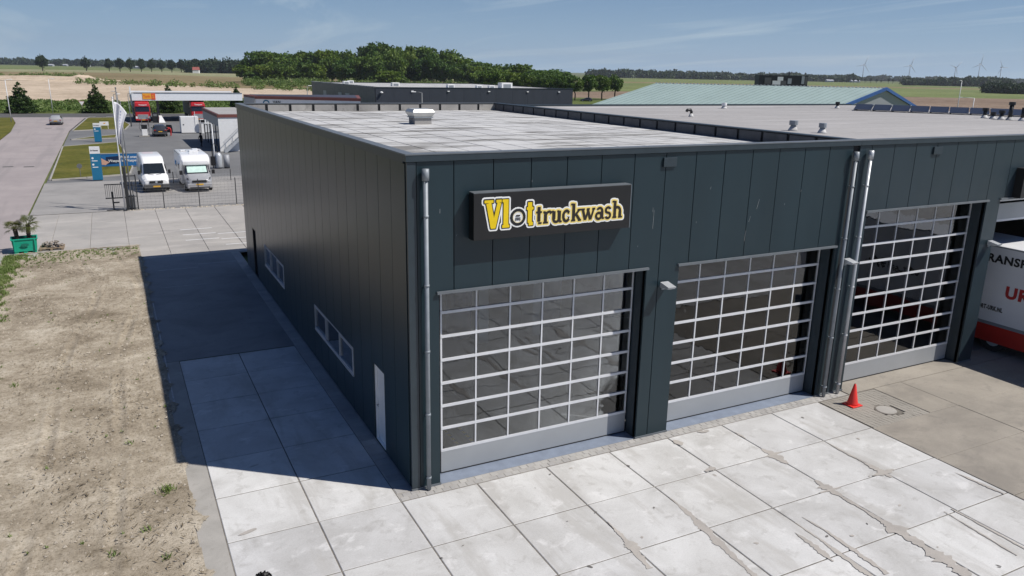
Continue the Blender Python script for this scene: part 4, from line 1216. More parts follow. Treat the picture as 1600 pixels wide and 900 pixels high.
# clipped row of roadside trees right of the dark warehouse
RT = [(893, 119), (915, 116), (936, 117), (956, 117)]
nth = ['first', 'second', 'third', 'last']
for k, (px, py) in enumerate(RT):
    x, y = bear(px, 292 + k * 6)
    tree('roadside_tree', '%s round roadside tree from the dark warehouse in the clipped row' % nth[k], 'tree', (x, y, -0.3), topz(px, py, 292 + k * 6) + 0.8, 3.3, 2.7, k + 1, 'clipped roadside trees', k * 1.3)
for k, px in enumerate((752, 775, 798, 820, 845, 868)):
    fwd_d = 330 - k * 6
    x, y = bear(px, fwd_d)
    tree('roadside_tree', '%s roadside tree from the left among those half hidden behind the dark warehouse roof' % ('first', 'second', 'third', 'fourth', 'fifth', 'sixth')[k], 'tree', (x, y, -0.3), topz(px, 109.5 + 1.0 * k + rr.uniform(-1, 1), fwd_d) + 0.6, 4.2, 2.0, k, 'roadside trees behind the warehouse', k * 0.9)
# single trees far on the left
FT = [(58, 85, 900), (127, 88, 1000), (163, 91, 1030), (180, 90, 1000), (196, 90, 1010), (213, 91, 1020), (229, 93, 1040), (245, 92, 1050), (261, 93, 1020), (276, 92, 1060), (287, 94, 1080)]
FN = ['tall tree standing alone at the far left of the fields', 'second lone tree from the left on the far fields'] + ['%s tree of the far field row, counted from the left' % w for w in ('first', 'second', 'third', 'fourth', 'fifth', 'sixth', 'seventh', 'eighth', 'ninth')]
FARC = [leaf_cloud('far_crown', lobes(60 + k, 12, 1.0, 1.0, 0.0), 1300, 0.10, M['leaf_far'], 70 + k) for k in range(3)]
for k, (px, py, d) in enumerate(FT):
    x, y = bear(px, d)
    tree('field_tree', FN[k], 'tree', (x, y, -0.3), topz(px, py, d) + 1.6, 6.0 if k else 7.0, 1.6, k, 'lone trees on the far fields', k, FARC)
# far woods read as one mass
def wood_mass(name, label, spots, m, n, size, seed):
    bl = []
    r = random.Random(seed)
    for (px, d, h, w) in spots:
        x, y = bear(px, d)
        for q in range(3):
            bl.append((x + r.uniform(-w, w), y + r.uniform(-w, w), h * r.uniform(0.35, 0.55), w * r.uniform(.7, 1.1), w * r.uniform(.7, 1.1), h * r.uniform(0.42, 0.55)))
    o = link(name, leaf_cloud(name, bl, n, size, m, seed, 0.7, 0.6))
    o['kind'] = 'stuff'; o['label'] = label; o['category'] = 'wood'
    return o
rr = random.Random(12)
wood_mass('wood', 'dark far wood on the horizon left of the tall trees', [(px, 1050 + rr.uniform(-30, 60), rr.uniform(13, 18), 9) for px in range(292, 384, 5)], M['leaf_far'], 16000, 1.3, 1)
wood_mass('treeline', 'thin hazy tree line on the far left horizon', [(px, 2300 + rr.uniform(-80, 80), rr.uniform(10, 22), 18) for px in list(range(-10, 60, 9)) + list(range(62, 400, 11))], M['leaf_far'], 14000, 3.0, 2)
wood_mass('treeline', 'long hazy tree line on the horizon right of the roadside trees', [(px, 1750 + rr.uniform(-60, 60), rr.uniform(11, 18), 15) for px in range(930, 1330, 7)], M['leaf_far'], 20000, 2.4, 3)
wood_mass('treeline', 'dark far treeline under the wind turbines on the right', [(px, 1250 + rr.uniform(-40, 40), rr.uniform(7, 13) + (3 if 1500 < px < 1560 else 0), 11) for px in range(1412, 1560, 6)], M['leaf_far'], 16000, 1.7, 4)
wood_mass('treeline', 'hazy farthest tree line on the right horizon', [(px, 2600 + rr.uniform(-60, 60), rr.uniform(9, 19), 20) for px in range(1230, 1640, 10)], M['leaf_far'], 12000, 3.4, 5)
wood_mass('wood', 'dark leafy wood at the right edge above the fields', [(px, 640 + rr.uniform(-25, 25), rr.uniform(6, 9.5), 6) for px in range(1546, 1680, 7)], M['leaf_far'], 20000, 0.75, 6)
for k, px in enumerate(range(1300, 1404, 9)):
    x, y = bear(px + rr.uniform(-2, 2), 1500)
    tree('avenue_tree', 'slim tree of the thin avenue under the left wind turbines', 'tree', (x, y, -0.3), rr.uniform(8, 11), 2.6, 2.8, k, 'thin far avenue', k, FARC)

# verge vegetation and shrubs
def scatter(name, label, pts, m, n, size, seed, parent=None):
    o = link(name, leaf_cloud(name, pts, n, size, m, seed, 0.8, 0.3))
    o['kind'] = 'stuff'; o['label'] = label; o['category'] = 'vegetation'
    return o
rr = random.Random(5)
pts = []
for _ in range(520):
    x = rr.uniform(-45, 75); y = 169 + rr.random() * 48 - x * 0.14
    pts.append((x, y, 0.3, rr.uniform(1, 2.6), rr.uniform(0.8, 1.8), rr.uniform(0.25, 0.6)))
scatter('reed_verge', 'tall green reeds and weeds along the ditch behind the cross road', pts, M['reed'], 60000, 0.20, 3)
pts = []
for _ in range(110):
    t = rr.random(); x = -20 + 150 * t; y = 440 - 120 * min(1, t * 1.4) + rr.uniform(-14, 14)
    s = rr.uniform(0.7, 1.9); pts.append((x, y, s * 0.7, s * 1.3, s * 1.2, s))
for _ in range(60):
    x = rr.uniform(-75, -15); y = 585 + rr.uniform(-12, 18) ; s = rr.uniform(0.8, 2.2); pts.append((x, y, s * 0.7, s * 1.6, s * 1.4, s))
for _ in range(170):
    x = rr.uniform(60, 175); y = rr.uniform(385, 450); s = rr.uniform(1.2, 2.6); pts.append((x, y, s * 0.7, s * 1.4, s * 1.3, s))
scatter('field_shrubs', 'low shrubs and weeds behind the pale sand', pts, M['reed'], 30000, 0.32, 4)
# sand heaps
def heap(loc, r, h, seed):
    rq = np.random.default_rng(seed); mb = MB(); n = 22
    rings = [(1.0, 0.0), (0.8, 0.22), (0.55, 0.55), (0.3, 0.85), (0.1, 1.0)]
    pr = [(r * a, h * b) for a, b in rings]
    mb.lathe(pr, n)
    mb.v = [(x * (1 + 0.12 * rq.normal()) * 1.6, y * (1 + 0.12 * rq.normal()), z * (1 + 0.06 * rq.normal())) for x, y, z in mb.v]
    o = mb.build('sand_heap', M['sand'], None, True, loc=loc)
    return o
x, y = bear(117, 470)
tag(heap((x, y, -0.1), 8, 3.0, 1), 'steep pale sand heap at the far end of the sand lot', 'sand heap')
x, y = bear(50, 455)
tag(heap((x, y, -0.1), 30, 2.4, 2), 'broad low mound of pale sand at the left', 'sand heap')

# conifers along the cross road
def conifer_mesh(seed, h, r):
    rq = np.random.default_rng(seed); bl = []
    for lv in range(13):
        z = h * (0.07 + 0.9 * lv / 13); rad = r * (1 - lv / 13.0) ** 0.75 * (0.85 + 0.3 * rq.random())
        nb = max(3, int(9 * (1 - lv / 15)))
        for k in range(nb):
            a = 2 * math.pi * k / nb + lv * 0.7 + rq.normal() * 0.15
            q = rad * (0.62 + 0.25 * rq.random())
            bl.append((q * math.cos(a), q * math.sin(a), z + 0.12 * rq.normal(), rad * 0.42, rad * 0.42, h * 0.055))
    bl.append((0, 0, h * 0.42, r * 0.35, r * 0.35, h * 0.42))
    bl.append((0, 0, h * 0.96, r * 0.07, r * 0.07, h * 0.05))
    return leaf_cloud('foliage', bl, 5200, 0.16, M['needle'], seed, 0.7, 0.35)
for k, (px, fwd_y, x, y, h, r) in enumerate([(33, 0, -21.0, 170.5, 6.1, 2.5), (152, 0, -7.5, 170.5, 5.8, 2.4), (267, 0, 6.4, 170, 5.7, 2.2), (368, 0, 20.9, 174, 5.5, 1.7)]):
    t = thing('conifer', ['broad dark conifer at the far left beyond the cross road', 'dark conifer beyond the road, left of the flag', 'dark conifer seen under the fuel canopy', 'slim dark conifer at the right end of the fuel canopy'][k], 'tree', (x, y, -0.1), k * 1.1, 'conifers along the cross road')
    MB().tube([(0, 0, -0.2), (0, 0, h * 0.5), (0, 0, h * 0.95)], [0.16, 0.1, 0.02], 7).build('trunk', M['bark'], t, True)
    link('foliage', conifer_mesh(40 + k, h, r), t)

# ------------------------------------------------------------------ background buildings
def quad_box(mb, fp, z0, z1): return mb.prism(fp, z0, z1)
M['navy_wall'] = panel_mat('navy_cladding', (0.030, 0.036, 0.048), 0.5)
M['grey_wall'] = panel_mat('grey_cladding', (0.10, 0.098, 0.095), 0.5)
DK = thing('dark_warehouse', 'long dark navy warehouse with pale flat roof in front of the wood', 'building', (45.8, 149, -0.3))
for k in range(12):
    MB().box(k * 4.1 + 0.01, k * 4.1 + 4.09, 0, 0.12, 0, 6.3).build('wall_panel', M['navy_wall'], DK)
for k in range(14):
    MB().box(-0.12, 0, 0.13 + k * 4.14, 0.13 + k * 4.14 + 4.13, 0, 6.3).build('wall_panel', M['grey_wall'], DK)
MB().box(49.08, 49.2, 0.13, 58, 0, 6.3).box(0.0, 49.2, 57.9, 58.1, 0, 6.29).build('wall', M['navy_wall'], DK)
MB().box(0.01, 49.07, 0.13, 57.85, 5.9, 6.15).build('roof', M['roof_sheet'], DK)
MB().box(-0.2, 49.25, -0.1, 0.25, 6.305, 6.42).build('roof_edge', M['trim'], DK)
MB().box(-0.2, 0.25, 0.26, 58.2, 6.305, 6.5).build('roof_edge', M['roof_sheet'], DK)
for (y0, y1) in ((20, 23.5), (27, 30), (42, 45)):
    MB().box(-0.16, -0.121, y0, y1, 1.5, 4.4).build('window', M['door_panel'], DK)
for x in (8, 16.5, 26.5, 36.5, 45):
    MB().box(x, x + 0.5, -0.25, -0.01, 5.5, 5.7).build('lamp', M['white'], DK)
MB().lathe([(0.1, 0), (0.35, 0.1), (0.35, 0.25), (0.1, 0.4)], 12, (1.2, -0.4, 5.1)).build('dish', M['white'], DK)
for k, (x, y, s) in enumerate([(4, 40, 1.2), (10.5, 20, 1.4), (20, 8, 1.3), (26.5, 6, 1.1), (29.5, 5.5, 1.1), (33, 6, 2.2), (8.0, 50, 1.2)]):
    u = MB().box(x, x + s * 1.3, y, y + s, 6.152, 6.152 + s * 0.6).build('roof_unit', M['white_wall'], DK, bevel=0.05)
    MB().box(x + s * 0.2, x + s * 1.1, y - 0.03, y - 0.002, 6.25, 6.152 + s * 0.45).build('grille', M['zinc'], u)

VB = thing('station_shop', 'white station shop with red-brown roof edge and arch emblem behind the roof', 'building', (11.7, 91.2, 0))
fp = [(0, 0), (11.6, -7.4), (14.6, 4), (-0.4, 6)]
MB().prism(fp, -0.1, 5.25).build('wall', M['white_wall'], VB)
M['redbrown'] = mat('redbrown_trim', (0.17, 0.055, 0.045), 0.6)
fp2 = [(-0.1, -0.1), (11.7, -7.5), (14.8, 4.1), (-0.5, 6.2)]
MB().prism(fp2, 5.252, 5.85).build('fascia', M['white'], VB)
MB().prism([(-0.15, -0.15), (11.75, -7.55), (14.9, 4.2), (-0.6, 6.3)], 5.852, 6.20).build('roof_edge', M['redbrown'], VB)
M['roof_dark'] = mat('dark_roof', (0.05, 0.05, 0.07), 0.6)
MB().prism([(0.3, 0.5), (11.5, -6.7), (14.2, 3.7), (0.1, 5.6)], 6.202, 6.24).build('roof', M['roof_dark'], VB)
MB().prism([(-0.55, 6.2), (-0.16, -0.1), (-0.22, -0.1), (-0.62, 6.2)], 4.2, 5.9).build('grey_side', M['door_panel'], VB)
fa_ang = math.atan2(-7.4, 11.6)
ex = Vector((math.cos(fa_ang), math.sin(fa_ang), 0))
off = Vector((0.535 * 0 - 0.1 + math.sin(fa_ang) * 0.03, -0.1 - math.cos(fa_ang) * 0.03, 0))
p0 = off + ex * 2.35
lettering('lettering', 'VAN', 0.5, M['black'], VB, (p0.x, p0.y, 5.33), (math.pi / 2, 0, fa_ang))
arc = MB()
for k in range(9):
    t0, t1 = math.pi * k / 9, math.pi * (k + 1) / 9
    for (ra, rb_) in ((0.30, 0.46),):
        c = 1.45
        arc.poly([tuple(off + ex * (c + ra * math.cos(t0)) + Vector((0, 0, 5.3 + ra * math.sin(t0)))), tuple(off + ex * (c + rb_ * math.cos(t0)) + Vector((0, 0, 5.3 + rb_ * math.sin(t0)))),
                  tuple(off + ex * (c + rb_ * math.cos(t1)) + Vector((0, 0, 5.3 + rb_ * math.sin(t1)))), tuple(off + ex * (c + ra * math.cos(t1)) + Vector((0, 0, 5.3 + ra * math.sin(t1))))])
M['teal'] = mat('teal_paint', (0.02, 0.15, 0.25), 0.5, var=0.05)
arc.build('arch_emblem', M['teal'], VB)

KI = thing('station_kiosk', 'white station block with red-brown roof edge and outside stair left of the hall', 'building', (5.9, 83.2, 0))
MB().box(0, 9, 0, 0.15, 0, 4.0).box(0.0, 0.15, 0.152, 4.5, 2.9, 4.0).box(0.15, 9, 16, 16.2, 0, 4).box(8.85, 9, 0.152, 15.9, 0, 4).build('wall', M['white_wall'], KI)
MB().box(-0.08, 9.1, -0.08, 16.3, 4.002, 4.35).build('roof_edge', M['redbrown'], KI)
MB().box(0.1, 9.0, 0.1, 16.1, 4.352, 4.39).build('roof', M['roof_b'], KI)
MB().box(-0.04, 0.10, 0.17, 15.9, 2.95, 4.0).build('side_fascia', M['door_panel'], KI)
MB().box(0.02, 0.08, 0.17, 15.9, 0.05, 2.94).build('shop_glazing', M['win_glass'], KI)
for y in (0.2, 3.2, 6.2, 9.2, 12.2, 15.4):
    MB().box(-0.03, 0.12, y, y + 0.14, 0, 2.94).build('mullion', M['black'], KI)
MB().box(0.2, 8.8, 0.2, 15.8, 0.0, 0.02).build('floor', M['dark_int'], KI)
st = thing('outside_stair', 'grey steel stair with handrails climbing along the white wall', 'stair', (6.2, 81.6, 0))
s0, s1 = Vector((0, 0, 0.1)), Vector((3.4, 0, 3.3))
for y in (0.2, 1.1):
    MB().add([(0, y, 0.0), (0.3, y, 0.0), (3.7, y, 3.1), (3.7, y, 3.4), (0, y, 0.25), (0, y + .05, 0.0), (0.3, y + .05, 0.0), (3.7, y + .05, 3.1), (3.7, y + .05, 3.4), (0, y + .05, 0.25)],
             [(0, 1, 2, 3, 4), (9, 8, 7, 6, 5), (0, 5, 6, 1), (1, 6, 7, 2), (2, 7, 8, 3), (3, 8, 9, 4), (4, 9, 5, 0)]).build('stringer', M['bright_zinc'], st)
    MB().tube([(0.0, y, 1.1), (3.6, y, 4.4)], 0.03, 6).build('handrail', M['bright_zinc'], st)
    for k in range(5):
        MB().tube([(0.1 + k * 0.85, y, 0.2 + k * 0.78), (0.1 + k * 0.85, y, 1.2 + k * 0.78)], 0.02, 6).build('baluster', M['bright_zinc'], st)
for k in range(13):
    MB().box(0.15 + k * 0.27, 0.42 + k * 0.27, 0.26, 1.09, 0.2 + k * 0.25, 0.24 + k * 0.25).build('tread', M['zinc'], st)

# fuel canopy
CP = thing('fuel_canopy', 'long white fuel station canopy with an orange and red price board', 'canopy', (-1.5, 138.2, -0.33))
M['canopy_white'] = mat('canopy_white', (0.78, 0.80, 0.83), 0.4, var=0.03)
MB().box(0, 18.4, 0, 0.12, 4.05, 5.3).build('fascia', M['canopy_white'], CP)
MB().box(-0.12, 0, 0, 13.9, 4.05, 5.3).build('fascia', M['canopy_white'], CP)
MB().box(0, 18.4, 13.8, 13.92, 4.05, 5.3).build('fascia', M['canopy_white'], CP)
MB().box(0.01, 18.4, 0.122, 13.79, 4.3, 5.1).build('roof_deck', M['roof_b'], CP)
MB().box(-0.15, 18.4, -0.06, 0.16, 5.302, 5.42).build('top_edge', M['zinc'], CP)
for (x, y) in ((3.9, 3.5), (10.6, 11), (11.4, 11)):
    MB().box(x, x + 0.42, y, y + 0.42, 0, 4.3).build('column', M['grey_col'] if 'grey_col' in M else mat('grey_col', (0.18, 0.18, 0.18), 0.5), CP)
M['orange'] = mat('orange_board', (0.80, 0.36, 0.03), 0.5, var=0.04)
M['board_red'] = mat('red_board', (0.72, 0.10, 0.03), 0.5, var=0.04)
ob = MB().box(1.62, 3.02, -0.07, -0.002, 4.30, 5.28).build('orange_board', M['orange'], CP)
lettering('lettering', 'Tank', 0.62, M['board_red'], ob, (1.72, -0.078, 4.58), (math.pi / 2, 0, 0), fit=1.15)
rbq = MB().box(3.05, 3.68, -0.07, -0.002, 4.22, 5.30).build('red_board', M['board_red'], CP)
lettering('lettering', 'S', 0.75, M['orange'], rbq, (3.15, -0.078, 4.5), (math.pi / 2, 0, 0))
MB().box(-0.35, -0.13, 1.0, 1.2, 3.2, 6.4).build('white_fin', M['canopy_white'], CP)

# green ribbed barn with a blue verge
def fz(fw, lat, z): return Vector((*fl(fw, lat), z))
RL, RR = fz(120, 20.9, 8.59), fz(113, 52.1, 8.60)
vdn = fz(113.8, 11.3, 5.71) - RL            # down the near slope
vup = fz(122.5, 63.0, 5.00) - RR            # down the far slope
BN = thing('ribbed_barn', 'pale green ribbed metal barn with blue gable edges behind the grey roof', 'building', (RL.x, RL.y, 0))
o3 = Vector((RL.x, RL.y, 0))
M['green_roof'] = mat('pale_green_roof', (0.29, 0.375, 0.36), 0.6, var=0.06, vscale=0.3)
M['blue_verge'] = mat('blue_verge', (0.03, 0.09, 0.26), 0.5)
M['gable'] = mat('gable_grey', (0.42, 0.43, 0.47), 0.6, var=0.04)
def slab4(mb, a, b, c, d, th):
    n = (b - a).cross(d - a).normalized()
    if n.z < 0: n = -n
    n = n * th
    mb.add([tuple(q - o3) for q in (a, b, c, d)] + [tuple(q - n - o3) for q in (a, b, c, d)], [(0, 1, 2, 3), (7, 6, 5, 4), (0, 4, 5, 1), (1, 5, 6, 2), (2, 6, 7, 3), (3, 7, 4, 0)])
    return mb
K = 1.9
slab4(MB(), RL, RR, RR + vdn * K, RL + vdn * K, 0.15).build('roof_slope', M['green_roof'], BN)
slab4(MB(), RL, RR, RR + vup * 1.2, RL + vup * 1.2, 0.15).build('roof_slope', M['green_roof'], BN)
nn_ = (RR - RL).cross(vdn).normalized()
if nn_.z < 0: nn_ = -nn_
for k in range(34):
    a = RL + (RR - RL) * ((k + 0.3) / 34); e = (RR - RL) * (0.16 / 34)
    slab4(MB(), a + nn_ * 0.05, a + e + nn_ * 0.05, a + e + vdn * K + nn_ * 0.05, a + vdn * K + nn_ * 0.05, 0.048).build('roof_rib', M['green_roof'], BN)
gdir = ((RR + vup) - (RR + vdn)); gdir.z = 0; gdir.normalize()
gout = Vector((gdir.y, -gdir.x, 0))
if gout.dot(CAM - RR) < 0: gout = -gout
for v_, kk in ((vdn, K), (vup, 1.2)):
    a, b = RR + Vector((0, 0, 0.12)), RR + v_ * kk + Vector((0, 0, 0.12))
    dn = Vector((0, 0, -0.42)); w_ = gout * 0.25
    MB().add([tuple(q - o3) for q in (a, b, b + dn, a + dn, a + w_, b + w_, b + dn + w_, a + dn + w_)], [(0, 1, 2, 3), (7, 6, 5, 4), (0, 4, 5, 1), (1, 5, 6, 2), (2, 6, 7, 3), (3, 7, 4, 0)]).build('verge', M['blue_verge'], BN)
ga, gb = RR + vdn * K * 0.97, RR + vup * 1.16
MB().poly([tuple(q - o3) for q in (RR - Vector((0, 0, 0.2)), ga - Vector((0, 0, 0.2)), Vector((ga.x, ga.y, 0)), Vector((gb.x, gb.y, 0)), gb - Vector((0, 0, 0.2)))]).build('gable_wall', M['gable'], BN)
for (p_, q_) in ((RL + vdn * K * 0.97, RR + vdn * K * 0.97), (RL + vup * 1.16, RR + vup * 1.16), (RL + vdn * K * 0.97, RL + vup * 1.16)):
    MB().poly([tuple(p_ - o3 - Vector((0, 0, 0.3))), tuple(q_ - o3 - Vector((0, 0, 0.3))), (q_.x - o3.x, q_.y - o3.y, 0), (p_.x - o3.x, p_.y - o3.y, 0)]).build('long_wall', M['gable'], BN)
rc = MB()
for k in range(64):
    a = RL + (RR - RL) * (k / 64); b = RL + (RR - RL) * ((k + 0.5) / 64)
    rc.tube([tuple(a - o3 + Vector((0, 0, 0.03))), tuple(b - o3 + Vector((0, 0, 0.03)))], 0.10, 5)
stuff(rc.build('ridge_caps', M['zinc'], BN))

# dark stacked containers behind the barn ridge
CT = thing('container_stack', 'black container stack with pale panels rising behind the green barn ridge', 'container stack', (*bear(1180, 170), 0), -YAW)
MB().box(0, 10.3, 0, 3, 0, 10.1).build('frame', M['black'], CT)
for (x0, x1, z0, z1, mm) in [(2.9, 4.6, 8.2, 9.0, 'white_wall'), (3.9, 5.1, 9.02, 9.8, 'white_wall'), (4.7, 5.8, 8.2, 9.0, 'grey_wall'), (1.2, 2.6, 8.3, 9.6, 'grey_wall'), (6.1, 6.9, 8.4, 9.5, 'door_panel'), (9.0, 9.6, 8.4, 10.0, 'door_panel'), (9.7, 10.2, 8.3, 9.9, 'grey_wall')]:
    MB().box(x0, x1, -0.05, -0.002, z0, z1).build('pale_panel', M[mm], CT)
MB().tube([(6.6, 1, 10), (6.6, 1, 10.9)], 0.12, 6).build('mast', M['black'], CT)

# wind turbines
M['turbine'] = mat('turbine_grey', (0.50, 0.54, 0.60), 0.5, var=0.02)
TB = [(1343, 101, 18, 20), (1415, 102, 17, 18), (1486, 105, 16, 45), (1523, 100, 19, 8), (1557, 105, 15, 92)]
TL = ['leftmost wind turbine on the horizon', 'second wind turbine from the left on the horizon', 'middle wind turbine of five on the right horizon', 'fourth and tallest wind turbine from the left', 'rightmost wind turbine near the picture edge']
for k, (px, py, rpx, a0) in enumerate(TB):
    d = 3000
    x, y = bear(px - 2, d); hz_ = topz(px, py, d); R_ = rpx * 0.85 / 1306 * d
    t = thing('wind_turbine', TL[k], 'wind turbine', (x, y, -0.3), -YAW + 0.2, 'far wind turbines')
    MB().tube([(0, 0, 0), (0, 0, hz_)], [1.7, 1.0], 10).build('tower', M['turbine'], t, True)
    MB().box(-1.6, 1.6, -3, 5, hz_ - 1.6, hz_ + 1.6).build('nacelle', M['turbine'], t, bevel=0.4)
    for b in range(3):
        a = math.radians(a0 + 120 * b)
        MB().tube([(0, -3.5, hz_), (R_ * 0.3 * math.sin(a), -3.5, hz_ + R_ * 0.3 * math.cos(a)), (R_ * math.sin(a), -3.5, hz_ + R_ * math.cos(a))], [0.9, 1.1, 0.3], 6).build('blade', M['turbine'], t, True)
# small farmhouse far left
x, y = bear(299, 985)
FH = thing('farmhouse', 'tiny farmhouse with red roof before the far wood', 'house', (x, y, -0.3), -0.3)
MB().box(-3.6, 3.6, -3, 3, 0, 4).build('wall', M['white_wall'], FH)
M['red_tile'] = mat('red_roof_tile', (0.32, 0.09, 0.07), 0.7)
MB().extr([(-3.4, 3.9), (3.4, 3.9), (0, 7.4)], -3.9, 3.9, 'x').build('roof', M['red_tile'], FH)
MB().box(1.5, 2.2, -0.4, 0.4, 6.5, 8.2).build('chimney', M['red_tile'], FH)
for k, (px, d, w) in enumerate([(72, 1900, 6), (130, 2050, 5), (205, 1700, 10), (95, 2150, 5), (1290, 1650, 7), (1330, 1680, 9)]):
    x, y = bear(px, d)
    f = thing('shed', ['pale low shed on the far left fields', 'tiny pale shed near the second lone tree', 'long pale shed behind the row of field trees', 'tiny white shed on the left horizon', 'small pale shed left of the far avenue', 'pale long shed by the far avenue'][k], 'shed', (x, y, -0.3), -0.4, 'far sheds')
    MB().box(-w, w, -5, 5, 0, 3).build('wall', M['gable'], f)
    MB().extr([(-5.6, 2.9), (5.6, 2.9), (0, 5.0)], -w - .4, w + .4, 'x').build('roof', M['gable'], f)

# ------------------------------------------------------------------ planter with palms, pallet of stones
M['green_crate'] = mat('green_plastic', (0.012, 0.36, 0.23), 0.4, var=0.05)
M['potting'] = mat('potting_soil', (0.03, 0.022, 0.016), 0.95, var=0.4, vscale=30)
PLX, PLY = -10.46, 32.5
pc = thing('planter_crate', 'bright green plastic crate used as planter at the road side', 'planter', (PLX, PLY, 0), 0.08)
def taper_box(mb, x, y, z0, z1, k):
    mb.add([(-x, -y, z0), (x, -y, z0), (x, y, z0), (-x, y, z0), (-x * k, -y * k, z1), (x * k, -y * k, z1), (x * k, y * k, z1), (-x * k, y * k, z1)],
           [(0, 3, 2, 1), (0, 1, 5, 4), (1, 2, 6, 5), (2, 3, 7, 6), (3, 0, 4, 7)])
w = MB(); taper_box(w, 0.54, 0.42, 0.10, 0.76, 1.10); w.build('crate_wall', M['green_crate'], pc)
rim = MB()
rim.box(-0.63, 0.63, -0.50, -0.44, 0.74, 0.80).box(-0.63, 0.63, 0.44, 0.50, 0.74, 0.80).box(-0.63, -0.57, -0.439, 0.439, 0.74, 0.80).box(0.57, 0.63, -0.439, 0.439, 0.74, 0.80)
rim.build('rim', M['green_crate'], pc)
for x in (-0.42, 0.0, 0.42):
    MB().box(x - 0.10, x + 0.10, -0.40, 0.40, 0.0, 0.10).build('runner', M['green_crate'], pc)
for x in (-0.48, 0.48):
    MB().box(x - 0.03, x + 0.03, -0.52, -0.47, 0.15, 0.74).build('rib', M['green_crate'], pc)
MB().box(-0.55, 0.55, -0.43, 0.43, 0.66, 0.70).build('soil', M['potting'], pc)
el = MB().poly([(0.20 * math.cos(t * 0.4488), -0.507 + 0.02 * 0, 0.46 + 0.085 * math.sin(t * 0.4488)) for t in range(14)])
M['dark_green'] = mat('dark_green_print', (0.01, 0.16, 0.11), 0.5)
el.build('oval_emblem', M['dark_green'], pc)
def palm(loc, h, label, seed, lean):
    rr = random.Random(seed)
    t = thing('palm', label, 'palm tree', loc, group='palms in the green crate')
    prof = []
    for i in range(14):
        z = h * i / 13; prof.append((0.085 + 0.022 * (i % 2) + 0.02 * (i / 13), z))
    tm = MB().lathe(prof, 10); tm.v = [(x + lean * z, y, z) for x, y, z in tm.v]
    tm.build('trunk', M['palm_bark'], t)
    top = Vector((lean * h, 0, h))
    for i in range(22):
        a = i * 2.4 + rr.uniform(-.3, .3); el_ = rr.uniform(-0.5, 1.15); le = rr.uniform(0.26, 0.42)
        d = Vector((math.cos(a) * math.cos(el_), math.sin(a) * math.cos(el_), math.sin(el_)))
        st_ = MB(); end = top + d * le
        st_.tube([top, top + d * le * 0.5 + Vector((0, 0, 0.02)), end], [0.012, 0.010, 0.008], 5)
        side = d.cross(Vector((0, 0, 1)));  side = side.normalized() if side.length > 0.1 else Vector((1, 0, 0))
        up_ = side.cross(d)
        for k in range(13):
            b = math.radians(-105 + 210 * k / 12)
            ll = rr.uniform(0.24, 0.36)
            q = (d * math.cos(b) + side * math.sin(b)).normalized()
            tip = end + q * ll - Vector((0, 0, ll * ll * rr.uniform(0.5, 1.3)))
            mid = end + q * ll * 0.55
            n_ = q.cross(up_).normalized() * 0.016
            st_.add([tuple(end), tuple(mid + n_ + up_ * 0.012), tuple(tip), tuple(mid - n_ + up_ * 0.012)], [(0, 1, 2, 3)])
        st_.build('frond', M['palm'], t)
palm((PLX - 0.30, PLY - 0.05, 0.68), 0.62, 'left fan palm with drooping fronds in the green crate', 3, -0.08)
palm((PLX + 0.22, PLY + 0.05, 0.68), 0.78, 'right fan palm with upright fronds in the green crate', 5, 0.06)
M['wood'] = mat('pallet_wood', (0.25, 0.19, 0.13), 0.85, var=0.3, vscale=6)
M['rubble'] = mat('rubble_stone', (0.30, 0.26, 0.225), 0.9, var=0.4, vscale=8, objvar=0.35)
pp = thing('pallet', 'low wooden pallet carrying grey stones beside the green crate', 'pallet', (-9.22, 32.75, 0), -0.02)
for k in range(6): MB().box(-0.6, 0.6, -0.5 + k * 0.175, -0.5 + k * 0.175 + 0.12, 0.10, 0.125).build('board', M['wood'], pp)
for x in (-0.52, 0, 0.52): MB().box(x - 0.06, x + 0.06, -0.5, 0.5, 0.0, 0.099).build('bearer', M['wood'], pp)
rr = random.Random(21)
rock = MB().lathe([(0.3, -0.5), (0.9, -0.3), (1.0, 0.1), (0.7, 0.45), (0.2, 0.6)], 7).mesh('stone', M['rubble'])
for k in range(46):
    lay = k // 18
    x, y = rr.uniform(-0.5, 0.5) * (1 - 0.15 * lay), rr.uniform(-0.42, 0.42) * (1 - 0.2 * lay)
    s = rr.uniform(0.07, 0.11)
    o = link('stone', rock, None, (-9.22 + x, 32.75 + y, 0.125 + s * 0.45 + lay * 0.10), (rr.uniform(-.5, .5), rr.uniform(-.5, .5), rr.uniform(0, 6)), (s, s * rr.uniform(.7, 1.1), s * .8))
    tag(o, 'rough grey stone heaped on the low wooden pallet', 'stone', 'stones heaped on the pallet')

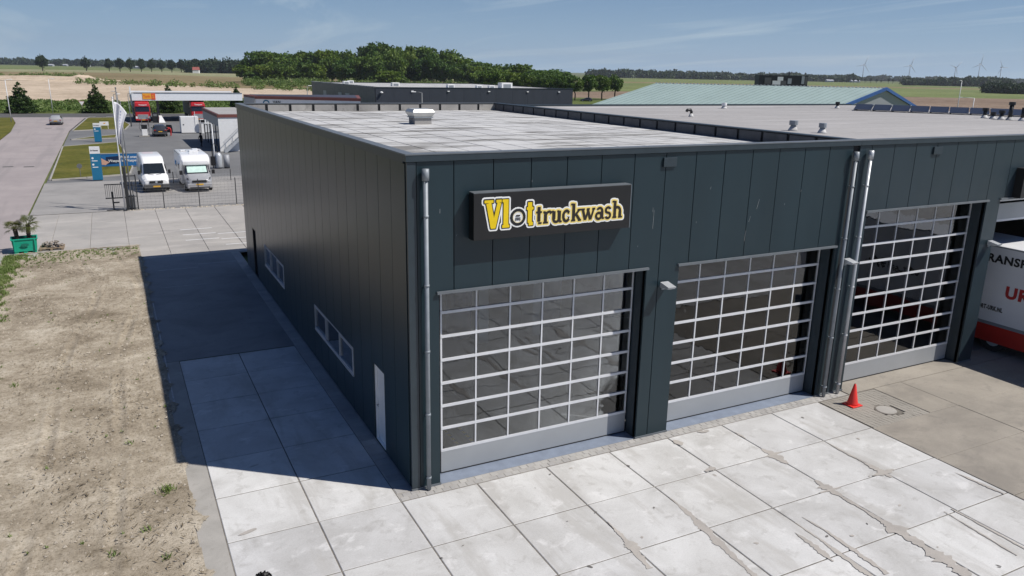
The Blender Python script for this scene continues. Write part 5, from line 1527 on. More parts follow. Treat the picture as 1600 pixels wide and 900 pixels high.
# ------------------------------------------------------------------ fence, gate, flags
M['fence_dark'] = mat('dark_steel', (0.03, 0.032, 0.035), 0.5, 0.2)
M['fence_grey'] = mat('fence_grey', (0.16, 0.165, 0.17), 0.5, 0.2)
def wire_fence(name, label, posts, y_of, h, nwire, mp_, mw):
    t = thing(name, label, 'fence', (posts[0], y_of(posts[0]), 0))
    X0, Y0 = posts[0], y_of(posts[0])
    for x in posts:
        MB().box(x - X0 - 0.03, x - X0 + 0.03, y_of(x) - Y0 - 0.03, y_of(x) - Y0 + 0.03, -0.05, h).build('post', mp_, t)
    for a, b in zip(posts[:-1], posts[1:]):
        for k in range(nwire):
            z = 0.10 + k * (h - 0.15) / (nwire - 1)
            MB().tube([(a - X0, y_of(a) - Y0 - 0.04, z), (b - X0, y_of(b) - Y0 - 0.04, z)], 0.007, 4).build('wire', mw, t)
        n = int((b - a) / 0.25)
        mb = MB()
        for k in range(1, n):
            x = a + (b - a) * k / n
            mb.tube([(x - X0, y_of(x) - Y0 - 0.055, 0.06), (x - X0, y_of(x) - Y0 - 0.055, h - 0.03)], 0.0035, 3, False)
        stuff(mb.build('upright_wires', mw, t))
    return t
wire_fence('mesh_fence', 'wire mesh fence on thin dark posts in front of the white vans', [-4.7, -2.76, -0.38, 2.19, 4.7, 7.2], lambda x: 44.3 - 0.03 * x, 2.0, 10, M['fence_dark'], M['fence_grey'])
wire_fence('rail_fence', 'low grey rail fence behind the white vans', [-3.6, -1.2, 1.2, 3.6, 6.0], lambda x: 57.3 + 0.1 * x, 1.0, 5, M['fence_dark'], M['fence_grey'])
rr = random.Random(4)
for k in range(42):
    pass
gp = MB()
for k in range(260):
    x = rr.uniform(-5, 6.5); y = 43.95 - 0.03 * x + rr.gauss(0, 0.12); s = rr.uniform(0.02, 0.06)
    gp.add([(x - s, y - s, 0), (x + s, y - s * .6, 0), (x + s, y + s, 0), (x - s, y + s, 0), (x, y, s * 1.1)], [(0, 1, 4), (1, 2, 4), (2, 3, 4), (3, 0, 4)])
stuff(gp.build('fence_rubble', M['pebble'], bpy.data.objects['yard_base']))
gt = thing('sliding_gate', 'dark barred sliding gate leaf hanging beside the flag poles', 'gate', (-6.45, 44.6, 0))
MB().box(0, 1.25, -0.03, 0.03, 0.82, 0.90).build('rail', M['fence_dark'], gt)
MB().box(0, 1.25, -0.03, 0.03, 1.78, 1.85).build('rail', M['fence_dark'], gt)
for k in range(11):
    MB().box(0.03 + k * 0.116, 0.055 + k * 0.116, -0.012, 0.012, 0.902, 1.778).build('bar', M['fence_dark'], gt)
MB().box(0.40, 0.50, 0.035, 0.12, 0, 1.3).build('post', M['fence_dark'], gt)
MB().box(0.501, 0.85, 0.04, 0.10, 0.48, 0.58).build('stop_arm', M['fence_dark'], gt)
MB().box(0.0, 1.25, -0.05, 0.05, 0.0, 0.05).build('ground_rail', M['fence_dark'], gt)
gf = thing('gate_portal', 'tall dark steel gate portal with mesh at the foot of the flag', 'gate', (-5.2, 44.45, 0))
for (x, y) in ((0, 0), (0.72, 0), (0, 0.5), (0.72, 0.5)):
    MB().box(x, x + (0.16 if x == 0 and y == 0 else 0.07), y, y + 0.08, 0, 3.0 if x == 0 else 2.4).build('post', M['fence_dark'], gf)
for z in (0.06, 0.9, 1.7, 2.35):
    MB().box(0.16, 0.72, 0.01, 0.06, z, z + 0.06).build('cross_rail', M['fence_dark'], gf)
for k in range(6):
    MB().box(0.22 + k * 0.085, 0.24 + k * 0.085, 0.02, 0.045, 0.13, 2.34).build('bar', M['fence_grey'], gf)
M['control'] = mat('control_box', (0.30, 0.31, 0.33), 0.5)
MB().box(0.25, 0.60, 0.15, 0.45, 0.0, 1.0).build('control_box', M['control'], gf, bevel=0.02)
def flagpole(x, y, h, label, m):
    t = thing('flag_pole', label, 'flag pole', (x, y, 0), group='flag poles at the gate')
    MB().tube([(0, 0, 0), (0, 0, h)], [0.055, 0.035], 8).build('pole', m, t, True)
    MB().lathe([(0.05, h), (0.06, h + 0.04), (0.02, h + 0.09)], 8).build('finial', m, t)
    MB().lathe([(0.14, 0.0), (0.14, 0.04), (0.06, 0.06)], 10).build('foot', M['fence_dark'], t)
M['pole_white'] = mat('pole_white', (0.62, 0.63, 0.65), 0.4)
M['rust_red'] = mat('red_pole', (0.12, 0.03, 0.025), 0.6)
flagpole(-5.30, 44.1, 7.7, 'front flag pole carrying the white flag by the gate', M['pole_white'])
flagpole(-4.85, 44.4, 7.4, 'right flag pole without a flag by the gate', M['fence_grey'])
flagpole(-5.02, 45.6, 8.3, 'rear tall flag pole rising above the white flag', M['fence_grey'])
M['flag'] = mat('flag_cloth', (0.66, 0.66, 0.70), 0.7, var=0.04)
M['flag_blue'] = mat('flag_print', (0.22, 0.26, 0.45), 0.7)
def flag(loc):
    t = thing('flag', 'white flag with faint blue print hanging limp from its pole', 'flag', loc)
    nx_, nz_ = 15, 26; v, f = [], []
    for j in range(nz_):
        s = j / (nz_ - 1); z = -2.85 * s
        wd = 0.55 * (1 - s) ** 1.8 + 0.18
        for i_ in range(nx_):
            u = i_ / (nx_ - 1)
            droop = -0.85 * u * u * (1 - s) * 0.9
            v.append((0.05 + wd * u, 0.13 * math.sin(u * 9 + s * 2.0) * (0.4 + u), z + droop))
    for j in range(nz_ - 1):
        for i_ in range(nx_ - 1):
            a = j * nx_ + i_; f.append((a, a + 1, a + nx_ + 1, a + nx_))
    mb = MB().add(v, f); o = mb.build('cloth', M['flag'], t, True)
    sol = o.modifiers.new('thick', 'SOLIDIFY'); sol.thickness = 0.006
    pr_ = MB()
    for k in range(7):
        j = 3 + k * 2; pts = [v[(j + dj) * nx_ + 8 + di] for dj, di in ((0, 0), (0, 1), (1, 1), (1, 0))]
        pr_.add([(p[0], p[1] - 0.02, p[2]) for p in pts], [(0, 1, 2, 3)])
    pr_.build('print', M['flag_blue'], t)
flag((-5.30, 44.1, 7.45))
# lamp posts
def lamp(x, y, h, label, arm=1.0, m=None, ang=0.0):
    m = m or M['fence_grey']
    t = thing('lamp_post', label, 'lamp post', (x, y, 0), ang, group='lamp posts')
    MB().tube([(0, 0, -0.3), (0, 0, h)], [0.09, 0.05], 8).build('pole', m, t, True)
    MB().tube([(0, 0, h), (arm * 0.4, 0, h + 0.06), (arm, 0, h + 0.08)], 0.035, 6).build('arm', m, t, True)
    MB().box(arm - 0.05, arm + 0.45, -0.1, 0.1, h + 0.05, h + 0.14).build('lamp_head', M['white'], t, bevel=0.02)
lamp(-20.5, 143.3, 6.9, 'pale lamp post on the left grass verge', 0.6, M['pole_white'])
lamp(-15.6, 171.0, 6.6, 'pale lamp post behind the silver car across the road', 0.6, M['pole_white'])
lamp(-4.0, 124.5, 5.6, 'grey lamp post left of the left red truck', 0.5, ang=2.6)
lamp(-4.6, 118.0, 5.4, 'grey lamp post just behind the white flag', 0.5, ang=0.3)
lamp(-2.4, 128.0, 5.2, 'short double lamp post before the left red truck', 0.4)
lamp(3.45, 67.6, 4.3, 'slim white lamp post right behind the white camper', 0.25, M['pole_white'], 3.14)
lamp(24.2, 63.5, 7.55, 'grey lamp post rising behind the pale roof edge', 0.7, ang=3.0)
lamp(19.9, 98.0, 7.3, 'thin lamp post standing before the station shop roof', 0.2)
x, y = bear(1497, 150); lamp(x, y, 9.7, 'tall lamp post with white head above the solar row', 0.4, M['pole_white'], 3.3)
x, y = bear(1521, 125); lamp(x, y, 7.2, 'low lamp with a long arm right of the tall lamp post', 2.0, M['pole_white'], 2.7)
# signs
M['pylon_blue'] = mat('pylon_blue', (0.012, 0.16, 0.30), 0.4, var=0.05)
def pylon(x, y, w, h, label, dots, head):
    t = thing('pylon_sign', label, 'sign', (x, y, 0), -0.05)
    MB().box(0, w, -0.08, 0.08, 0.05, h * 0.79).build('blue_panel', M['pylon_blue'], t)
    MB().box(0, w, -0.08, 0.08, h * 0.792, h).build('white_panel', M['white'], t)
    MB().box(0.05, w - 0.05, -0.05, 0.05, 0, 0.049).build('foot', M['fence_dark'], t)
    lettering('lettering', head, 0.16, M['fence_dark'], t, (0.08, -0.088, h * 0.87), (math.pi / 2, 0, 0), fit=w - 0.2)
    for z in dots:
        MB().poly([(0.18 + 0.09 * math.cos(k * 0.5236), -0.085, z + 0.09 * math.sin(k * 0.5236)) for k in range(12)]).build('emblem', M['white'], t)
        MB().box(0.10, w * 0.68, -0.086, -0.081, z - 0.27, z - 0.20).build('text_line', M['white'], t)
    return t
p1 = pylon(-7.45, 61.2, 0.80, 2.95, 'blue and white pylon sign beside the long blue banner', (1.95, 1.40), 'De Diamant')
pylon(-7.55, 99.9, 0.85, 2.42, 'farther blue and white pylon sign on the grass strip', (1.65,), 'De Diamant')
M['banner_blue'] = mat('banner_blue', (0.015, 0.13, 0.34), 0.45, var=0.06)
M['banner_navy'] = mat('banner_navy', (0.006, 0.02, 0.07), 0.45)
M['skin_print'] = mat('skin_print', (0.62, 0.36, 0.27), 0.5)
bn = thing('wash_banner', 'long blue banner with white slogan and a printed hand behind the gate', 'banner', (-6.75, 71, 0))
MB().box(0, 5.15, -0.03, 0.03, 0.08, 1.30).build('cloth', M['banner_blue'], bn)
MB().box(-0.03, 5.18, -0.05, 0.05, 1.302, 1.36).build('top_rail', M['bright_zinc'], bn)
for x in (-0.03, 1.7, 3.4, 5.13):
    MB().box(x, x + 0.05, 0.035, 0.085, 0, 1.30).build('post', M['bright_zinc'], bn)
MB().poly([(0.35, -0.035, 0.25), (1.6, -0.035, 0.35), (1.9, -0.035, 1.1), (0.45, -0.035, 1.0)]).build('card_print', M['banner_navy'], bn)
MB().poly([(0.02, -0.037, 0.25), (0.35, -0.037, 0.22), (0.75, -0.037, 0.50), (0.45, -0.037, 0.62), (0.02, -0.037, 0.90)]).build('hand_print', M['skin_print'], bn)
MB().poly([(3.7 + 0.28 * math.cos(k * 0.5236), -0.035, 0.98 + 0.2 * math.sin(k * 0.5236)) for k in range(12)]).build('yellow_disc', M['pale_yellow'], bn)
MB().poly([(4.15, -0.035, 0.9), (4.6, -0.035, 0.9), (4.6, -0.035, 1.1), (4.15, -0.035, 1.1)]).build('label_print', M['white'], bn)
lettering('lettering', 'Proef onze', 0.36, M['white'], bn, (1.75, -0.04, 0.84), (math.pi / 2, 0, 0), fit=1.5)
lettering('lettering', 'Waspas in Waspen!', 0.36, M['white'], bn, (0.62, -0.04, 0.50), (math.pi / 2, 0, 0), fit=2.75)
wb = thing('notice_board', 'small white board on two legs on the grass corner', 'sign', (-6.95, 122, 0.05))
MB().box(0, 1.25, -0.03, 0.03, 0.55, 1.15).build('board', M['white'], wb)
MB().box(0.1, 0.16, -0.03, 0.03, 0, 0.549).build('leg', M['white'], wb); MB().box(1.1, 1.16, -0.03, 0.03, 0, 0.549).build('leg', M['white'], wb)
MB().poly([(0.45, -0.035, 0.85), (0.75, -0.035, 0.80), (0.85, -0.035, 0.98), (0.6, -0.035, 0.96)]).build('print', M['orange'], wb)
ss = thing('sign_back', 'grey back of a small round sign on the near grass island', 'sign', (-8.45, 63.9, 0.05))
MB().tube([(0, 0, 0), (0, 0, 1.1)], 0.03, 6).build('pole', M['fence_grey'], ss)
MB().tube([(0, -0.04, 0.95), (0, -0.06, 0.95)], 0.22, 14).build('disc', M['fence_grey'], ss)
yl = thing('yield_sign', 'white triangular yield sign across the cross road', 'sign', (-10.2, 171, 0))
MB().tube([(0, 0, 0), (0, 0, 2.2)], 0.04, 6).build('pole', M['fence_grey'], yl)
MB().extr([(-0.5, 2.2), (0.5, 2.2), (0, 1.35)], -0.08, -0.05, 'y').build('plate', M['white'], yl)
MB().extr([(-0.58, 2.25), (0.58, 2.25), (0, 1.27)], -0.045, -0.03, 'y').build('red_border', M['red'], yl)
# painted dashes on the cross road
cr = bpy.data.objects['cross_road']
for k in range(16):
    x = -9 + k * 3.0
    MB().poly([(x, 155.0 - 0.14 * x, -0.045), (x + 1.2, 155.0 - 0.14 * (x + 1.2), -0.045), (x + 1.2, 155.3 - 0.14 * (x + 1.2), -0.045), (x, 155.3 - 0.14 * x, -0.045)]).build('painted_dash', M['white'], cr)
sr = bpy.data.objects['service_road']
for (x, y) in ((-15.4, 74), (-13.6, 73.4), (-14.6, 126), (-13, 124)):
    MB().poly([(x, y, -0.014), (x + 0.9, y, -0.014), (x + 0.9, y + 0.7, -0.014), (x, y + 0.7, -0.014)]).build('patch', M['asphalt_dark'], sr)

# ------------------------------------------------------------------ vehicles
M['car_glass'] = mat('vehicle_glass', (0.012, 0.015, 0.018), 0.08, var=0.05, spec=0.8)
M['plate_yellow'] = mat('number_plate', (0.72, 0.40, 0.03), 0.5)
M['van_white'] = mat('van_white', (0.80, 0.80, 0.80), 0.28, var=0.02, coat=0.3)
M['silver'] = mat('silver_paint', (0.42, 0.42, 0.43), 0.3, 0.3, var=0.04)
M['dark_paint'] = mat('dark_car_paint', (0.03, 0.034, 0.042), 0.25, var=0.05, coat=0.5)
M['grey_plastic'] = mat('grey_plastic', (0.07, 0.07, 0.072), 0.6)
M['tail_red'] = mat('tail_lamp', (0.30, 0.01, 0.012), 0.3)
M['truck_red'] = mat('truck_red', (0.42, 0.014, 0.018), 0.3, var=0.05, coat=0.3)
M['tilt_grey'] = mat('trailer_grey', (0.17, 0.17, 0.165), 0.55, var=0.08)
def loft(secs, m, name, parent, sub=1):
    """secs: list of (y, [(half_width, z), ...bottom to top]); mirrored body along y"""
    mb = MB(); n = None
    for (y, pr) in secs:
        ring = [(w_, y, z) for w_, z in pr] + [(-w_, y, z) for w_, z in reversed(pr)]
        n = len(ring); mb.v += ring
    for s in range(len(secs) - 1):
        for k in range(n):
            mb.f.append((s * n + k, s * n + (k + 1) % n, (s + 1) * n + (k + 1) % n, (s + 1) * n + k))
    mb.f.append(tuple(range(n))[::-1]); mb.f.append(tuple((len(secs) - 1) * n + k for k in range(n)))
    o = mb.build(name, m, parent, True)
    if sub:
        bv = o.modifiers.new('round', 'BEVEL'); bv.width = 0.05; bv.segments = 2; bv.limit_method = 'ANGLE'; bv.angle_limit = math.radians(25)
    return o
def wheel4(t, xs, ys, r, w):
    for y in ys:
        for s in (-1, 1): wheel(t, s * xs, y, r, w)
# delivery van: nose at y=0 towards -y
vn = thing('delivery_van', 'white high roof delivery van with grey bumper parked left of the camper', 'van', (-2.78, 52.2, 0), 0.03)
def vs(y, w, zb_, zs, wt, zt): return (y, [(w * 0.94, zb_), (w, zb_ + 0.25), (w, zs), (wt, zt - 0.12), (wt - 0.14, zt)])
loft([vs(0.05, 0.82, 0.42, 0.85, 0.76, 1.02), vs(0.30, 0.96, 0.36, 0.98, 0.86, 1.16), vs(0.75, 0.99, 0.34, 1.08, 0.88, 1.28), vs(0.95, 0.99, 0.34, 1.20, 0.86, 1.40), vs(1.75, 0.99, 0.34, 1.35, 0.80, 2.16), vs(2.35, 0.99, 0.34, 1.5, 0.84, 2.56), vs(3.0, 0.99, 0.34, 1.6, 0.87, 2.66), vs(6.0, 0.99, 0.34, 1.6, 0.87, 2.66), vs(6.1, 0.97, 0.40, 1.6, 0.85, 2.62)], M['van_white'], 'body', vn)
MB().add([(-0.80, 0.92, 1.42), (0.80, 0.92, 1.42), (0.72, 1.70, 2.15), (-0.72, 1.70, 2.15)], [(0, 1, 2, 3)]).build('windscreen', M['car_glass'], vn)
for s in (-1, 1):
    MB().add([(s * 0.995, 1.25, 1.42), (s * 0.995, 2.25, 1.42), (s * 0.90, 2.25, 2.05), (s * 0.91, 1.85, 2.05)], [(0, 1, 2, 3)]).build('side_window', M['car_glass'], vn)
    MB().box(s * 1.12 - 0.10, s * 1.12 + 0.10, 1.0, 1.12, 1.36, 1.68).build('mirror', M['black'], vn, bevel=0.03)
    MB().add([(s * 0.52, 0.075, 0.80), (s * 0.83, 0.14, 0.82), (s * 0.93, 0.30, 1.10), (s * 0.62, 0.16, 0.98)], [(0, 1, 2, 3)]).build('headlight', M['bright_zinc'], vn)
    MB().tube([(s * 0.08, 0.78, 1.32), (s * 0.5, 0.84, 1.40)], 0.015, 5).build('wiper', M['black'], vn)
MB().box(-0.50, 0.50, -0.02, 0.06, 0.74, 0.94).build('grille', M['black'], vn, bevel=0.03)
MB().lathe([(0.09, 0), (0.09, 0.02)], 14).build('emblem', M['bright_zinc'], vn, loc=(0, -0.025, 0.85), rot=(math.pi / 2, 0, 0))
MB().box(-0.93, 0.93, -0.06, 0.24, 0.34, 0.66).build('bumper', M['grey_plastic'], vn, bevel=0.05)
MB().box(-0.27, 0.27, -0.075, -0.061, 0.43, 0.55).build('number_plate', M['plate_yellow'], vn)
wheel4(vn, 0.86, (1.05, 4.9), 0.34, 0.24)
# camper
cp = thing('camper_van', 'white and silver camper van with sun blind in its windscreen', 'camper', (0.38, 51.3, 0), 0.02)
loft([vs(0.05, 0.80, 0.36, 0.80, 0.72, 0.98), vs(0.35, 0.98, 0.32, 0.95, 0.86, 1.14), vs(0.85, 1.02, 0.30, 1.10, 0.88, 1.30), vs(1.00, 1.02, 0.30, 1.2, 0.88, 1.40), vs(1.75, 1.02, 0.30, 1.4, 0.86, 2.0)], M['silver'], 'cab', cp)
loft([(1.45, [(0.98, 2.02), (1.02, 2.1), (1.02, 2.2), (1.0, 2.3), (0.9, 2.34)]), (1.75, [(1.08, 1.98), (1.12, 2.1), (1.12, 2.3), (1.10, 2.5), (1.0, 2.58)]), (2.3, [(1.10, 1.2), (1.14, 1.5), (1.14, 2.2), (1.12, 2.66), (1.02, 2.76)]), (2.5, [(1.10, 0.38), (1.14, 0.6), (1.14, 2.2), (1.12, 2.70), (1.02, 2.80)]), (7.1, [(1.10, 0.38), (1.14, 0.6), (1.14, 2.2), (1.12, 2.70), (1.02, 2.80)]), (7.25, [(1.05, 0.45), (1.1, 0.6), (1.1, 2.2), (1.08, 2.64), (0.98, 2.74)])], M['van_white'], 'living_cell', cp)
MB().add([(-0.84, 0.97, 1.40), (0.84, 0.97, 1.40), (0.80, 1.66, 2.0), (-0.80, 1.66, 2.0)], [(0, 1, 2, 3)]).build('windscreen', M['car_glass'], cp)
M['blind'] = mat('sun_blind', (0.50, 0.66, 0.60), 0.4)
MB().add([(-0.75, 1.03, 1.475), (0.75, 1.03, 1.475), (0.74, 1.59, 1.96), (-0.74, 1.59, 1.96)], [(0, 1, 2, 3)]).build('sun_blind', M['blind'], cp)
for s in (-1, 1):
    MB().add([(s * 1.028, 1.15, 1.36), (s * 1.028, 1.75, 1.36), (s * 0.96, 1.75, 1.9), (s * 0.97, 1.6, 1.9)], [(0, 1, 2, 3)]).build('side_window', M['car_glass'], cp)
    MB().box(s * 1.24 - 0.12, s * 1.24 + 0.12, 1.0, 1.14, 1.32, 1.66).build('mirror', M['black'], cp, bevel=0.03)
    MB().add([(s * 0.58, 0.10, 0.92), (s * 0.86, 0.24, 0.98), (s * 0.95, 0.52, 1.16), (s * 0.68, 0.22, 1.04)], [(0, 1, 2, 3)]).build('headlight', M['black'], cp)
    MB().box(s * 0.72 - 0.13, s * 0.72 + 0.13, 0.0, 0.08, 0.50, 0.60).build('fog_lamp', M['black'], cp)
    for y in (3.2, 5.4): MB().box(s * 1.141 - 0.01, s * 1.141 + 0.01, y, y + 1.0, 1.5, 2.0).build('living_window', M['car_glass'], cp)
MB().box(-0.55, 0.55, -0.01, 0.09, 0.76, 0.96).build('grille', M['black'], cp, bevel=0.03)
MB().box(-0.94, 0.94, -0.03, 0.26, 0.32, 0.70).build('bumper', M['silver'], cp, bevel=0.06)
MB().box(-0.75, 0.75, -0.045, -0.03, 0.32, 0.42).build('air_intake', M['black'], cp)
MB().box(-0.27, 0.27, -0.05, -0.034, 0.56, 0.68).build('number_plate', M['plate_yellow'], cp)
for (x0, x1, y0, y1, h) in [(-0.75, -0.35, 5.2, 5.8, 0.10), (-0.15, 0.55, 4.3, 5.0, 0.14), (0.3, 0.75, 6.0, 6.6, 0.10), (-0.35, 0.35, 2.7, 3.2, 0.06)]:
    MB().box(x0, x1, y0, y1, 2.802, 2.80 + h).build('roof_hatch', M['van_white'], cp, bevel=0.02)
for x in (-0.62, 0.45):
    MB().box(x, x + 0.3, 5.2, 5.24, 2.83, 2.87).build('hatch_edge', M['grey_plastic'], cp)
MB().box(-1.12, -1.02, 3.0, 6.6, 2.72, 2.84).build('awning', M['door_panel'], cp)
wheel4(cp, 0.92, (1.05, 5.4), 0.34, 0.24)
# cars, tail towards the camera
def car(label, loc, rotz, paint, tall=1.0, group=None, lights=True):
    t = thing('parked_car' if loc[1] < 130 and loc[1] > 50 else 'passenger_car', label, 'car', loc, rotz, group)
    def cs(y, w, zb_, zbelt, wt, zt): return (y, [(w * 0.93, zb_), (w, zb_ + 0.22), (w, zbelt * 0.86), (w * 0.97, zbelt), (wt, zt - 0.05), (wt - 0.12, zt)])
    k = tall
    loft([cs(0.0, 0.80, 0.36, 0.86 * k, 0.72, 0.92 * k), cs(0.18, 0.90, 0.30, 0.92 * k, 0.74, 1.02 * k), cs(0.55, 0.92, 0.25, 0.94 * k, 0.62, 1.36 * k), cs(1.1, 0.93, 0.22, 0.94 * k, 0.60, 1.47 * k), cs(2.2, 0.93, 0.22, 0.92 * k, 0.62, 1.45 * k), cs(2.9, 0.93, 0.22, 0.90 * k, 0.66, 1.10 * k), cs(3.9, 0.90, 0.25, 0.80 * k, 0.72, 0.88 * k), cs(4.35, 0.78, 0.32, 0.62 * k, 0.60, 0.70 * k)], paint, 'body', t)
    MB().add([(-0.60, 0.20, 1.02 * k), (0.60, 0.20, 1.02 * k), (0.52, 0.52, 1.33 * k), (-0.52, 0.52, 1.33 * k)], [(0, 1, 2, 3)]).build('rear_window', M['car_glass'], t)
    for s in (-1, 1):
        MB().add([(s * 0.885, 0.7, 0.97 * k), (s * 0.885, 2.75, 0.95 * k), (s * 0.70, 2.25, 1.36 * k), (s * 0.69, 1.0, 1.38 * k)], [(0, 1, 2, 3)]).build('side_window', M['car_glass'], t)
        MB().box(s * 0.70 - 0.14, s * 0.70 + 0.14, -0.02, 0.06, 0.74 * k, 0.88 * k).build('tail_lamp', M['tail_red'], t, bevel=0.02)
        MB().box(s * 1.0 - 0.09, s * 1.0 + 0.09, 2.55, 2.65, 0.92 * k, 1.06 * k).build('mirror', paint, t, bevel=0.02)
    MB().box(-0.80, 0.80, -0.05, 0.10, 0.34, 0.56).build('bumper', M['grey_plastic'], t, bevel=0.03)
    MB().box(-0.26, 0.26, -0.06, -0.045, 0.60 * k, 0.71 * k).build('number_plate', M['plate_yellow'], t)
    wheel4(t, 0.82, (0.85, 3.45), 0.32, 0.22)
    return t
car('silver hatchback driving away up the pinkish service road', (-13.4, 133.2, 0), 0.0, M['silver'])
dc = car('dark grey car with its right door open beside the fuel pump', (0.75, 106.4, 0), 0.0, M['dark_paint'], 1.1)
MB().add([(0.95, 2.4, 0.4), (1.75, 1.9, 0.4), (1.75, 1.9, 1.0), (1.65, 2.0, 1.5), (0.95, 2.4, 1.5)], [(0, 1, 2, 3, 4)]).build('open_door', M['dark_paint'], dc)
car('small dark car parked under the clipped roadside trees', (*bear(921, 285), -0.2), 1.0, M['dark_paint'])
# trucks facing the camera
def truck(label, loc, lean):
    t = thing('red_truck', label, 'truck', loc, 0.0, 'red trucks at the fuel station')
    def ts(y, w, z0, z1, wt): return (y, [(w, z0), (w, z0 + 0.3), (w, z1 - 0.5), (wt, z1 - 0.06), (wt - 0.12, z1)])
    loft([ts(0.0, 1.16, 0.45, 2.0, 1.10), ts(0.12, 1.22, 0.40, 2.9, 1.16), ts(0.30, 1.24, 0.40, 3.72, 1.12), ts(1.0, 1.24, 0.40, 3.95, 1.12), ts(2.2, 1.24, 0.5, 4.0, 1.12)], M['truck_red'], 'cab', t)
    MB().add([(-1.12, -0.03, 2.05), (1.12, -0.03, 2.05), (1.10, 0.08, 2.92), (-1.10, 0.08, 2.92)], [(0, 1, 2, 3)]).build('windscreen', M['car_glass'], t)
    MB().box(-1.08, 1.08, -0.05, 0.13, 2.93, 3.02).build('sun_visor', M['black'], t)
    MB().add([(-0.72, -0.03, 0.5), (0.72, -0.03, 0.5), (0.85, -0.03, 1.5), (-0.85, -0.03, 1.5), (-0.72, 0.02, 0.5), (0.72, 0.02, 0.5), (0.85, 0.02, 1.5), (-0.85, 0.02, 1.5)], [(0, 1, 2, 3), (0, 4, 5, 1), (1, 5, 6, 2), (2, 6, 7, 3), (3, 7, 4, 0)]).build('grille', M['bright_zinc'], t)
    for k in range(4): MB().box(-0.68 - k * 0.03, 0.68 + k * 0.03, -0.045, -0.032, 0.62 + k * 0.24, 0.70 + k * 0.24).build('grille_bar', M['fence_grey'], t)
    lettering('roof_lettering', 'Transport', 0.34, M['white'], t, (-0.55, 0.15, 3.20), (math.radians(78), 0, 0), fit=1.3)
    for s in (-1, 1):
        MB().add([(s * 0.84, -0.02, 0.75), (s * 1.16, -0.015, 0.72), (s * 1.18, 0.0, 1.12), (s * 0.92, -0.01, 1.2)], [(0, 1, 2, 3)]).build('headlight', M['white'], t)
        MB().box(s * 1.42 - 0.11, s * 1.42 + 0.11, 0.15, 0.3, 1.95, 2.75).build('mirror', M['black'], t, bevel=0.03)
        MB().add([(s * 1.245, 0.4, 2.05), (s * 1.245, 1.4, 2.05), (s * 1.24, 1.4, 2.85), (s * 1.24, 0.5, 2.85)], [(0, 1, 2, 3)]).build('side_window', M['car_glass'], t)
    MB().box(-1.2, 1.2, -0.06, 0.2, 0.36, 0.62).build('bumper', M['truck_red'], t, bevel=0.04)
    MB().box(-0.26, 0.26, -0.075, -0.062, 0.42, 0.54).build('number_plate', M['plate_yellow'], t)
    MB().box(-1.27, 1.27, 2.9, 15.8, 1.05, 4.0).build('trailer_box', M['tilt_grey'], t, bevel=0.03)
    MB().box(-0.5, 0.5, 2.2, 15.6, 0.75, 1.04).build('chassis', M['black'], t)
    for y in (1.4, 4.9, 11.2, 12.5, 13.8):
        for s in (-1, 1): wheel(t, s * 1.05, y, 0.5, 0.34)
    t.scale = (1, 1, 0.91)
    return t
truck('left red truck with grey trailer under the orange board', (-0.15, 137.3, 0), 0)
truck('right red truck with grey trailer half hidden by the white tank box', (9.05, 137.9, 0), 0)

# ------------------------------------------------------------------ fuel station furniture
pu = thing('fuel_pump', 'white and black fuel pump left of the dark car', 'fuel pump', (-1.25, 107.4, 0))
MB().box(-0.8, 0.9, -0.5, 0.5, 0, 0.12).build('island', M['strip'], pu)
MB().box(-0.35, 0.35, -0.28, 0.28, 0.121, 1.05).build('cabinet', M['white'], pu, bevel=0.03)
MB().box(-0.37, 0.37, -0.30, 0.30, 1.052, 1.62).build('display_head', M['black'], pu, bevel=0.03)
for s in (-1, 1):
    MB().tube([(s * 0.36, 0, 1.5), (s * 0.55, 0, 1.9), (s * 0.62, 0, 1.2), (s * 0.4, 0, 0.7)], 0.03, 6).build('hose', M['black'], pu, True)
MB().box(-0.30, -0.22, -0.05, 0.05, 1.621, 2.5).box(0.6, 0.66, -0.05, 0.05, 0.121, 2.3).build('mast', M['fence_grey'], pu)
bl = thing('concrete_block', 'pale sloping concrete block at the foot of the canopy column', 'block', (2.75, 137.6, 0))
MB().add([(-0.5, -1.6, 0), (0.55, -1.6, 0), (0.55, 1.2, 0), (-0.5, 1.2, 0), (-0.35, -1.2, 0.95), (0.15, -1.2, 0.95), (0.15, 1.0, 1.1), (-0.35, 1.0, 1.1)], [(0, 3, 2, 1), (4, 5, 6, 7), (0, 1, 5, 4), (1, 2, 6, 5), (2, 3, 7, 6), (3, 0, 4, 7)]).build('body', M['white_wall'], bl)
MB().tube([(-0.4, 0.2, 1.05), (-0.4, 0.2, 1.5)], 0.05, 6).build('pipe_stub', M['fence_grey'], bl)
bd = thing('pump_cabinet', 'black pump cabinet between the left red truck and the canopy column', 'cabinet', (1.75, 136.9, 0))
MB().box(-0.45, 0.45, -0.3, 0.3, 0, 1.7).build('body', M['black'], bd, bevel=0.03)
MB().box(-0.3, 0.3, -0.32, -0.302, 1.1, 1.5).build('display', M['fence_grey'], bd)
MB().tube([(-0.4, -0.1, 1.6), (-0.8, -0.1, 1.8), (-0.9, -0.1, 0.9)], 0.04, 6).build('hose', M['black'], bd)
tb = thing('tank_box', 'white steel tank box in front of the right red truck', 'tank', (3.95, 111.8, 0))
MB().box(0, 2.5, 0, 2.4, 0.06, 2.4).build('body', M['white'], tb, bevel=0.02)
MB().box(0.25, 0.45, -0.03, -0.002, 1.2, 1.35).build('lock', M['fence_grey'], tb)
MB().box(0.02, 2.48, 0.02, 2.38, 0.0, 0.059).build('skid', M['fence_dark'], tb)
MB().box(2.0, 2.06, -0.06, -0.002, 0.3, 3.2).build('vent_pipe', M['white'], tb)
ps = thing('payment_post', 'white payment terminal post beside the white tank box', 'terminal', (6.9, 111.3, 0))
